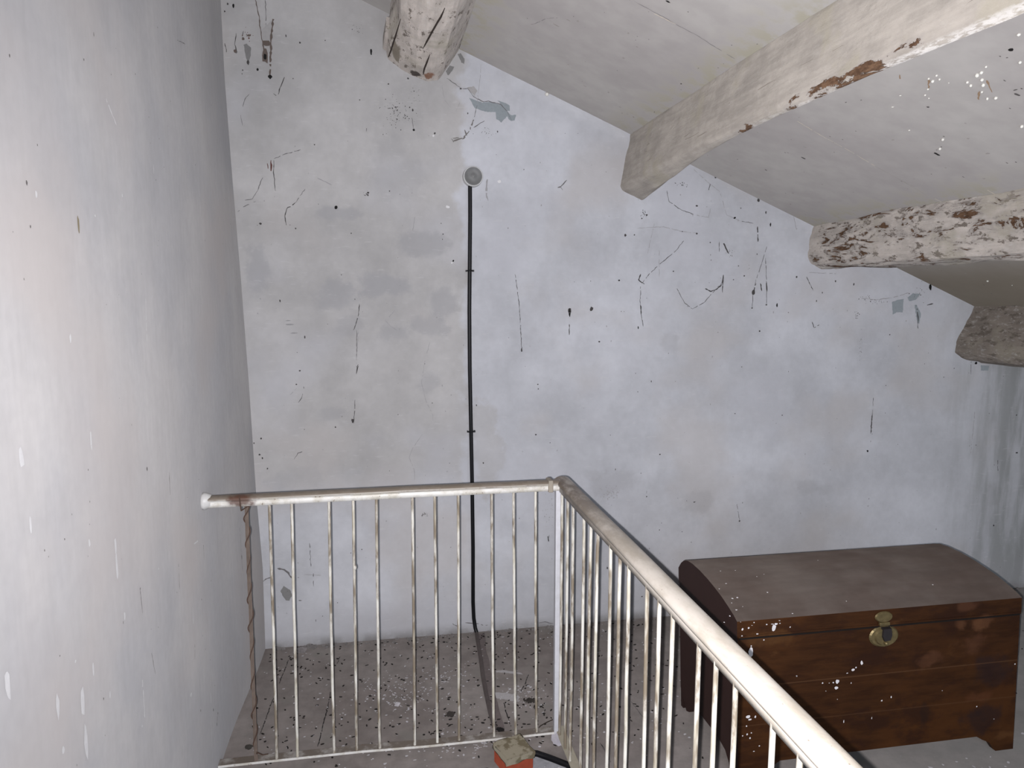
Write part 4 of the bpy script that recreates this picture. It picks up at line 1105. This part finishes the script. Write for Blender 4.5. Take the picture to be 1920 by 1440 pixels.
# wire wound round the first rod
mb = MB(); pts = []
for i in range(260):
    t = i/259; z = .915-t*.865; x = -.423-.007*t; turns = 9.5; a = 2*PI*turns*t**.9+2.2; rr = .0068+.002*math.sin(t*17)
    if t < .045:
        k = t/.045; pts.append((-.438+.004*k, YR-.026, .915-.05*k)); continue
    pts.append((x+rr*math.cos(a), YR+rr*math.sin(a)*-1, z))
pts += [(-.424, YR-.012, .068), (-.405, YR-.02, .062), (-.388, YR-.024, .066)]
mb.tube(pts, .0019, 6); o = mb.build('wire', flat('rusty_wire', (0.075, 0.045, 0.033), .7)); tag(o, 'rusty brown wire wound around the first railing rod by the left wall', 'wire')

# ------------------------------------------------------------------ round wall fitting and its cable
f = empty('wall_light_fitting', (.386, 3.112, 2.006)); tag(f, 'round grey wall fitting with pale rim at the top of the black cable', 'wall fitting')
def sub(mb, name, mat, par, org, label=None):
    for i, v in enumerate(mb.v): mb.v[i] = tuple(Vector(v)-Vector(org))
    o = mb.build(name, mat, par)
    if label: o['label'] = label
    return o
FO = (.386, 3.112, 2.006)
mb = MB(); mb.lathe(FO, (0, -1, 0), [(0, .0425), (.024, .0415), (.028, .040), (.028, .036), (.022, .035)], 48); sub(mb, 'rim', flat('pale_rim', (0.62, 0.62, 0.62), .5), f, FO)
mb = MB(); mb.lathe((FO[0], FO[1]-.012, FO[2]), (0, -1, 0), [(0, .037), (.0165, .037), (.018, .0355), (.0165, .033), (.013, .024), (.012, .012), (.0135, .009), (.014, .004), (.014, .0001)], 48)
sub(mb, 'cover', flat('grey_cover', (0.19, 0.19, 0.19), .5), f, FO)
mb = MB(); mb.lathe((FO[0]+.000, FO[1]-.024, FO[2]-.002), (0, -1, 0), [(0, .003), (.003, .0028), (.004, .0005)], 12); sub(mb, 'screw', flat('bright_screw', (0.6, 0.6, 0.58), .3, .6), f, FO)
cab = empty('cable', (.373, 3.10, 1.0)); tag(cab, 'black cable clipped straight down the back wall from the round fitting', 'cable'); CO = (.373, 3.10, 1.0)
KM = flat('black_cable', (0.006, 0.006, 0.008), .45)
mb = MB(); mb.tube([(.3735, 3.098, 1.968), (.3735, 3.100, 1.85), (.370, 3.100, 1.618), (.3675, 3.101, 1.45), (.3675, 3.101, 1.2), (.371, 3.101, .926), (.374, 3.100, .69), (.376, 3.100, .40), (.3745, 3.100, .15), (.377, 3.099, .075), (.383, 3.096, .028), (.388, 3.085, .009)], .0085, 12)
sub(mb, 'conduit', KM, cab, CO)
DM = flat('dusty_cable', (0.075, 0.062, 0.06), .95, var=.3, scale=40)
mb = MB(); mb.tube([(.388, 3.090, .008), (.385, 3.04, .006), (.376, 2.86, .005), (.366, 2.72, .005), (.361, 2.6, .005), (.358, 2.456, .005), (.360, 2.34, .005), (.362, 2.30, .006)], .0085, 12)
sub(mb, 'conduit', DM, cab, CO, 'dust covered stretch running along the floor')
for z, x in ((1.618, .370), (.926, .371)):
    mb = MB(); mb.tube([(x-.013, 3.106, z), (x-.010, 3.094, z), (x-.004, 3.089, z+.001), (x+.005, 3.089, z+.001), (x+.011, 3.095, z), (x+.015, 3.106, z)], .003, 8)
    mb.box(x+.011, x+.019, 3.098, 3.112, z-.004, z+.004); mb.box(x-.017, x-.011, 3.100, 3.112, z-.004, z+.003)
    sub(mb, 'cable_clip', KM, cab, CO)
# dust band beside the floor cable
mb = MB(); V = []
for t in range(25):
    y = 3.09-.75*t/24; x = .392-.028*min(1, (3.09-y)/.5)+.0; w = .034+.008*noise.noise((y*8, 0, 0)); V += [(x-.008, y, .0022), (x+w*.9, y, .0014)]
mb.add(V, [(2*i, 2*i+1, 2*i+3, 2*i+2) for i in range(24)]); o = mb.build('dust', flat('floor_dust', (0.12, 0.10, 0.098), 1.0, var=.3, scale=50)); tag(o, 'band of dark dust lying beside the cable on the floor', 'dust', kind='stuff')
# cable along the broken edge of the landing
mb = MB(); mb.tube([(-.35, 2.125, -.028), (-.05, 2.150, -.024), (.2, 2.150, -.016), (.30, 2.165, -.014), (.40, 2.235, -.016), (.45, 2.238, -.016), (.483, 2.229, -.016), (.521, 2.198, -.016), (.577, 2.150, -.018), (.596, 2.12, -.028)], .010, 12)
o = mb.build('cable', KM); tag(o, 'black cable lying along the stair opening behind the terracotta brick', 'cable')
mb = MB(); bm = bmesh.new(); bmesh.ops.create_grid(bm, x_segments=30, y_segments=30, size=.5)
for v in bm.verts: v.co = Vector((.52+v.co.x*.155, 2.150+v.co.y*.21, -.030+.006*noise.noise((v.co.x*7, v.co.y*7, 1))+.004*noise.noise((v.co.x*22, v.co.y*22, 1))))
mb.bm(bm, 0, True); mb.box(.443, .597, 2.036, 2.19, -.22, -.036)
tag(mb.build('trim_2', flat('rubble_plaster', (0.27, 0.27, 0.29), .95, var=.45, scale=45)), kind='structure')

# ------------------------------------------------------------------ brick with a lump of mortar
br = empty('brick', (.39, 2.16, 0)); tag(br, 'terracotta brick topped with mortar, on the floor edge before the railing', 'brick'); BO = Vector((.39, 2.16, 0))
A = Vector((.357, 2.098, 0)); Bq = Vector((.449, 2.128, 0)); Cq = Vector((.329, 2.186, 0)); ux = (Bq-A); uy = (Cq-A)
bm = bmesh.new(); bmesh.ops.create_cube(bm, size=1)
for v in bm.verts: p = A+ux*(v.co.x+.5)+uy*(v.co.y+.5); v.co = Vector((p.x, p.y, .002 if v.co.z < 0 else .052))
bmesh.ops.bevel(bm, geom=bm.edges[:], offset=.003, segments=2, affect='EDGES')
mb = MB(); mb.bm(bm); mb.box(0, 0, 0, 0, 0, 0) if False else None
bkm = flat('terracotta', (0.24, 0.048, 0.024), .85, var=.25, scale=50)
sub(mb, 'block', bkm, br, BO)
bm = bmesh.new(); bmesh.ops.create_cube(bm, size=1); bmesh.ops.subdivide_edges(bm, edges=bm.edges[:], cuts=9, use_grid_fill=True)
for v in bm.verts:
    x, y, z = v.co; k = 1.0
    ox = (x*1.05+.5)+.05*noise.noise((x*3, y*3, z)); oy = (y*1.10+.5)+.07*noise.noise((x*4+5, y*3, z))
    p = A+ux*ox+uy*oy
    side = max(abs(x), abs(y))*2
    zz = .060+(.013 if z > 0 else -.012)*(1-.55*max(0, side-.75)*4*(1 if z > 0 else -.3))+.006*noise.noise((x*3+2, y*3, 1)) + (-.010*max(0, -y-.2) if z < 0 else 0)
    if -.49 < z < .49: zz = .060+.013*z*1.6
    v.co = Vector((p.x, p.y, zz))
mb = MB(); mb.bm(bm, 0, True); sub(mb, 'mortar', mat_mortar(), br, BO)

# ------------------------------------------------------------------ chest
CX = Vector((1.56, 2.17, 0)); ch = empty('wooden_chest', CX); tag(ch, 'dome lidded brown wooden chest with brass lock, standing behind the railing', 'chest')
X0, X1, Y0, Y1 = 1.066, 2.062, 1.950, 2.392; ZS = .478; ZF = .535
MF = mat_chest_front(); ML = mat_chest_lid(); MS = flat('dark_brown_side', (0.022, 0.0105, 0.009), .65, var=.2, scale=14)
def cpart(mb, name, mats, par=ch, label=None):
    for i, v in enumerate(mb.v): mb.v[i] = tuple(Vector((chest_x(v[0], v[2]), v[1], v[2]))-CX)
    o = mb.build(name, mats, par)
    if label: o['label'] = label
    return o
def panel(outline, fix, t, axis):
    """extruded outline; axis 'y': outline is (x,z) at y=fix..fix+t ; axis 'x': outline is (y,z)"""
    mb = MB(); n = len(outline)
    if axis == 'y': V = [(a, fix, b) for a, b in outline]+[(a, fix+t, b) for a, b in outline]
    else: V = [(fix, a, b) for a, b in outline]+[(fix+t, a, b) for a, b in outline]
    mb.add(V, [tuple(range(n)), tuple(range(n, 2*n))[::-1]]+[(i, (i+1) % n, n+(i+1) % n, n+i) for i in range(n)]); return mb
def foot_arch(a0, a1, zb=.060, w=.075):
    return [(a0, 0), (a0+w*.9, 0), (a0+w, .006), (a0+w*1.25, .034), (a0+w*1.6, .046), (a0+w*1.9, zb), (a1-w*1.9, zb), (a1-w*1.6, .046), (a1-w*1.25, .034), (a1-w, .006), (a1-w*.9, 0), (a1, 0)]
cpart(panel(foot_arch(X0, X1)+[(X1, ZS), (X0, ZS)], Y0, .018, 'y'), 'front_panel', MF)
cpart(panel(foot_arch(X0, X1)+[(X1, ZS), (X0, ZS)], Y1-.018, .018, 'y'), 'back_panel', MS)
so = [(Y0+.0005, 0), (Y0+.05, 0), (Y0+.058, .03), (Y0+.085, .058), (Y0+.14, .070), (Y1-.14, .068), (Y1-.10, .055), (Y1-.085, .035), (Y1-.075, .018), (Y1-.05, .008), (Y1-.035, .030), (Y1-.012, .050), (Y1, .075)]
cpart(panel(so+[(Y1, ZS), (Y0+.0005, ZS)], X0-.001, .018, 'x'), 'side_panel', MS)
cpart(panel(so+[(Y1, ZS), (Y0+.0005, ZS)], X1-.017, .018, 'x'), 'side_panel', MS)
mb = MB(); mb.box(X0+.02, X1-.02, Y0+.02, Y1-.02, .075, .09); cpart(mb, 'bottom_board', MS)
prof = [(Y0-.002, ZF), (Y0+.02, .546), (Y0+.055, .558), (Y0+.10, .571), (Y0+.15, .581), (Y0+.20, .589), (Y0+.26, .595), (Y0+.32, .596), (Y0+.36, .592), (Y0+.395, .580), (Y0+.42, .562), (Y1+.002, .535), (Y1+.002, ZS+.002), (Y0-.002, ZS+.002)]
mb = MB(); n = len(prof); V = [(X0-.003, a, b) for a, b in prof]+[(X1+.003, a, b) for a, b in prof]
mb.add(V, [tuple(range(n))], 1); mb.add(V, [tuple(range(n, 2*n))], 1)
for i in range(n):
    j = (i+1) % n; q = (i, j, n+j, n+i)
    mb.add([V[k] for k in q], [(0, 1, 2, 3)], 2 if i == n-1 else (0 if i < 11 else 1), False)
lid = cpart(mb, 'lid', [ML, MS, MF])
mb = MB(); mb.box(X0+.004, X1-.004, Y0-.0035, Y0+.004, ZS-.002, ZS+.003); cpart(mb, 'lid_gap', flat('dark_gap', (0.008, 0.005, 0.004)))
# lid moulding line along the seam
mb = MB(); mb.box(X0, X1, Y0-.0045, Y0+.002, ZS+.004, ZS+.010, 0, .001); cpart(mb, 'lid_moulding', MF)
BM_ = flat('aged_brass', (0.20, 0.155, 0.075), .42, .55, var=.5, scale=60)
def oval(cx, cz, pts, t, y=Y0-.002, mat=None):
    n = len(pts); mb = MB(); V = [(cx+a, y, cz+b) for a, b in pts]+[(cx+a*.9, y-t, cz+b*.9) for a, b in pts]
    mb.add(V, [tuple(range(n, 2*n))]+[(i, (i+1) % n, n+(i+1) % n, n+i) for i in range(n)], 0, False); return mb
ring = lambda rx, rz, n=28, e=1.0: [(rx*math.copysign(abs(math.cos(2*PI*k/n))**e, math.cos(2*PI*k/n)), rz*math.sin(2*PI*k/n)) for k in range(n)]
LX = 1.562
lock = oval(LX, .446, ring(.052, .036), .004); LK = cpart(lock, 'lock_plate', BM_)
def lsub(mb, name, mat):
    for i, v in enumerate(mb.v): mb.v[i] = tuple(Vector((chest_x(v[0], v[2]), v[1], v[2]))-CX)
    return mb.build(name, mat, LK)
lsub(oval(LX-.002, .447, ring(.034, .029), .006, Y0-.006), 'boss', BM_)
lsub(oval(LX+.002, .454, [(-.015, .025), (.015, .025), (.018, 0), (.012, -.018), (-.010, -.020), (-.017, -.004)], .012, Y0-.006), 'hasp', flat('dark_iron', (0.035, 0.03, 0.032), .5, .3))
mb = MB(); mb.lathe((LX-.001, Y0-.014, .428), (0, -1, 0), [(0, .006), (.004, .0062), (.007, .004), (.008, .0005)], 16); lsub(mb, 'knob', BM_)
cpart(oval(LX-.004, .512, ring(.031, .018), .004, Y0-.0045), 'hasp_plate', BM_)
mb = MB(); mb.box(LX-.022, LX+.014, Y0-.013, Y0-.004, .485, .496, 0, .002); cpart(mb, 'hinge_knuckle', BM_)
HM = flat('side_handle_metal', (0.16, 0.15, 0.14), .35, .7)
mb = MB(); mb.tube([(X0-.004, 2.160, .436), (X0-.022, 2.160, .430), (X0-.028, 2.168, .424), (X0-.028, 2.232, .424), (X0-.022, 2.240, .430), (X0-.004, 2.240, .436)], .004, 8)
mb.box(X0-.005, X0, 2.15, 2.172, .424, .446, 0, .001); mb.box(X0-.005, X0, 2.228, 2.25, .424, .446, 0, .001); cpart(mb, 'side_handle', HM)
# white specks stuck to the wood
s = []; mb = MB(); add_marks(mb, MARKS['cfront'], lambda x, z, off: Vector((x+.0225*z/.53, Y0-.0025-off, z)), s, 2)
def lid_z(y):
    return lerp_tab([(a, b) for a, b in prof[:12]], y)
ml = [m for m in MARKS['clid']]
add_marks(mb, ml, lambda x, y, off: Vector((x+.022, y, lid_z(y)+off)), s, 2)
o = cpart(mb, 'paint_flecks', slot_mats(s, None)); o['kind'] = 'stuff'

# ------------------------------------------------------------------ things scattered on the floor
R3 = random.Random(21)
def ok(x, y):
    if x < -.50 and y > 2.3 or x < -.52: return False
    if x < .60 and y < 2.20: return False
    if 1.03 < x < 2.09 and 1.93 < y < 2.41: return False
    return y < 3.09 and not (.30 < x < .47 and y < 2.27)
def ico(mb, c, s3, rz, seed, jit=.2, sub_=1):
    bm = bmesh.new(); bmesh.ops.create_icosphere(bm, subdivisions=sub_, radius=1); ca, sa = math.cos(rz), math.sin(rz)
    for v in bm.verts:
        q = v.co*(1+jit*noise.noise(v.co*1.7+Vector((seed, 0, 0)))); x, y, z = q.x*s3[0], q.y*s3[1], q.z*s3[2]
        v.co = Vector((c[0]+x*ca-y*sa, c[1]+x*sa+y*ca, c[2]+z))
    mb.bm(bm, 0, True)
def scatter_pts(n, clusters, wide):
    out = []
    while len(out) < n:
        if clusters and R3.random() < .45:
            cx, cy_, s1, s2 = R3.choice(clusters); x, y = R3.gauss(cx, s1), R3.gauss(cy_, s2)
        else: x = R3.uniform(wide[0], wide[1]); y = R3.uniform(wide[2], wide[3])
        if ok(x, y): out.append((x, y))
    return out
mb = MB()
for i, (x, y) in enumerate(scatter_pts(520, [(-.38, 2.45, .10, .09), (-.35, 2.95, .12, .08), (.25, 2.40, .10, .05), (.1, 2.5, .2, .1), (.45, 2.95, .18, .08), (.5, 2.40, .06, .08), (.35, 3.05, .3, .03)], (-.52, 1.3, 2.2, 3.09))):
    l = R3.uniform(.0035, .0085); w = R3.uniform(.0018, .0032); ico(mb, (x, y, w*.8), (l, w, w), R3.gauss(0, .7), i, .25)
for i, (x, y) in enumerate([(R3.uniform(.65, 3.6), R3.uniform(.9, 3.05)) for _ in range(160)]):
    if ok(x, y): w = R3.uniform(.0015, .003); ico(mb, (x, y, w), (w*R3.uniform(1, 2.4), w, w), R3.random()*3, i, .25)
o = mb.build('droppings', flat('black_droppings', (0.010, 0.008, 0.007), .7)); tag(o, 'small black droppings strewn over the dusty floor', 'droppings', kind='stuff')
mb = MB()
def flake(x, y, r):
    n = R3.randint(4, 7); a0 = R3.random()*6.3; tx, ty = R3.gauss(0, .18), R3.gauss(0, .18); z = .0015+r*.2; T_ = []; B_ = []
    for k in range(n):
        a = a0+2*PI*k/n; q = r*R3.uniform(.5, 1.2); px, py = q*math.cos(a), q*math.sin(a)*.75; T_.append((x+px, y+py, z+px*tx+py*ty+.0006)); B_.append((x+px, y+py, z+px*tx+py*ty-.0003))
    mb.add(T_+B_, [tuple(range(n)), tuple(range(n, 2*n))[::-1]]+[(i, (i+1) % n, n+(i+1) % n, n+i) for i in range(n)])
for x, y in scatter_pts(760, [(.02, 2.66, .08, .09), (.06, 2.60, .05, .05), (.02, 2.70, .10, .09), (.22, 2.74, .05, .05), (.5, 2.55, .03, .04), (.20, 2.28, .12, .03), (.33, 2.26, .05, .02), (.3, 2.46, .2, .1)], (-.52, 1.3, 2.2, 3.09)): flake(x, y, R3.choice((.0022, .003, .004, .0055)))
for _ in range(260):
    x, y = R3.uniform(.65, 3.8), R3.uniform(1.0, 3.08)
    if ok(x, y): flake(x, y, R3.choice((.0025, .0035, .006)))
for _ in range(70):
    x, y = R3.gauss(1.9, .25), R3.gauss(1.85, .07)
    if ok(x, y): flake(x, y, R3.choice((.003, .005, .008)))
for _ in range(60): x, y = R3.uniform(.46, .59), R3.uniform(2.05, 2.17); mb2z = len(mb.v); flake(x, y, R3.choice((.003, .005))); mb.v[mb2z:] = [(a, b, c-.026) for a, b, c in mb.v[mb2z:]]
o = mb.build('paint_flakes', flat('white_flakes', (0.40, 0.385, 0.40), .9, var=.3)); tag(o, 'crumbled white paint flakes strewn over the dusty floor', 'paint flakes', kind='stuff')
mb = MB()
for i in range(420):
    x = R3.uniform(-.5, 3.6); y = 3.105-abs(R3.gauss(0, .016)); r = R3.uniform(.002, .007)*(1.4 if x < -.2 else 1); ico(mb, (x, y, r*.5), (r*1.3, r, r*.8), R3.random()*3, i, .5)
o = mb.build('plaster_crumbs', flat('grey_crumbs', (0.21, 0.195, 0.19), .95, var=.5, scale=30)); tag(o, 'grey plaster crumbs lying along the foot of the back wall', 'crumbs', kind='stuff')
def lump(name, c, s3, col, label, cat, seed, sub_=3, j=.5):
    mb = MB(); ico(mb, (0, 0, 0), s3, 0, seed, j, sub_); o = mb.build(name, flat(name+'_mat%d' % seed, col, .95, var=.5, scale=90)); o.location = c; tag(o, label, cat)
lump('dirt_lump', (.214, 2.475, .006), (.013, .012, .009), (0.045, 0.038, 0.035), 'round dark lump of dirt on the floor between the railing rods', 'dirt lump', 5)
mb = MB()
for i in range(70):
    a = R3.random()*6.28; q = abs(R3.gauss(0, .5)); w = R3.uniform(.002, .0052); ico(mb, (.036*q*math.cos(a), .022*q*math.sin(a), w*.7+.006*max(0, 1-q*1.3)*R3.random()), (w*R3.uniform(1, 1.8), w, w), R3.random()*3, i, .5)
o = mb.build('debris_clump', flat('debris', (0.04, 0.034, 0.03), .95, var=.6, scale=90)); o.location = (.520, 2.515, 0); tag(o, 'crumbly dark clump of debris beside the white strips on the floor', 'debris')
lump('dirt_lump', (.372, 2.345, .007), (.017, .011, .010), (0.012, 0.010, 0.010), 'black square lump at the foot of a rod, just behind the brick', 'dirt lump', 11)
lump('plaster_chunk', (-.37, 2.99+.07, .008), (.024, .016, .012), (0.24, 0.22, 0.22), 'small plaster chunk on the floor by the back wall, near the left corner', 'plaster chunk', 14)
lump('pebble', (-.475, 2.405, .004), (.012, .010, .006), (0.05, 0.045, 0.04), 'dark pebble on the floor beside the left wall', 'pebble', 17)
lump('pebble', (.025, 2.575, .006), (.010, .009, .007), (0.45, 0.43, 0.45), 'white pebble among the paint flakes in the middle of the floor', 'pebble', 19)
# thin dark twig by the post
mb = MB(); mb.tube([(.500, 2.325, .004), (.52, 2.345, .008), (.545, 2.357, .011), (.575, 2.366, .015)], .0018, 6); o = mb.build('twig', flat('dark_twig', (0.03, 0.022, 0.018), .9)); tag(o, 'thin dark twig on the floor against the corner post', 'twig')
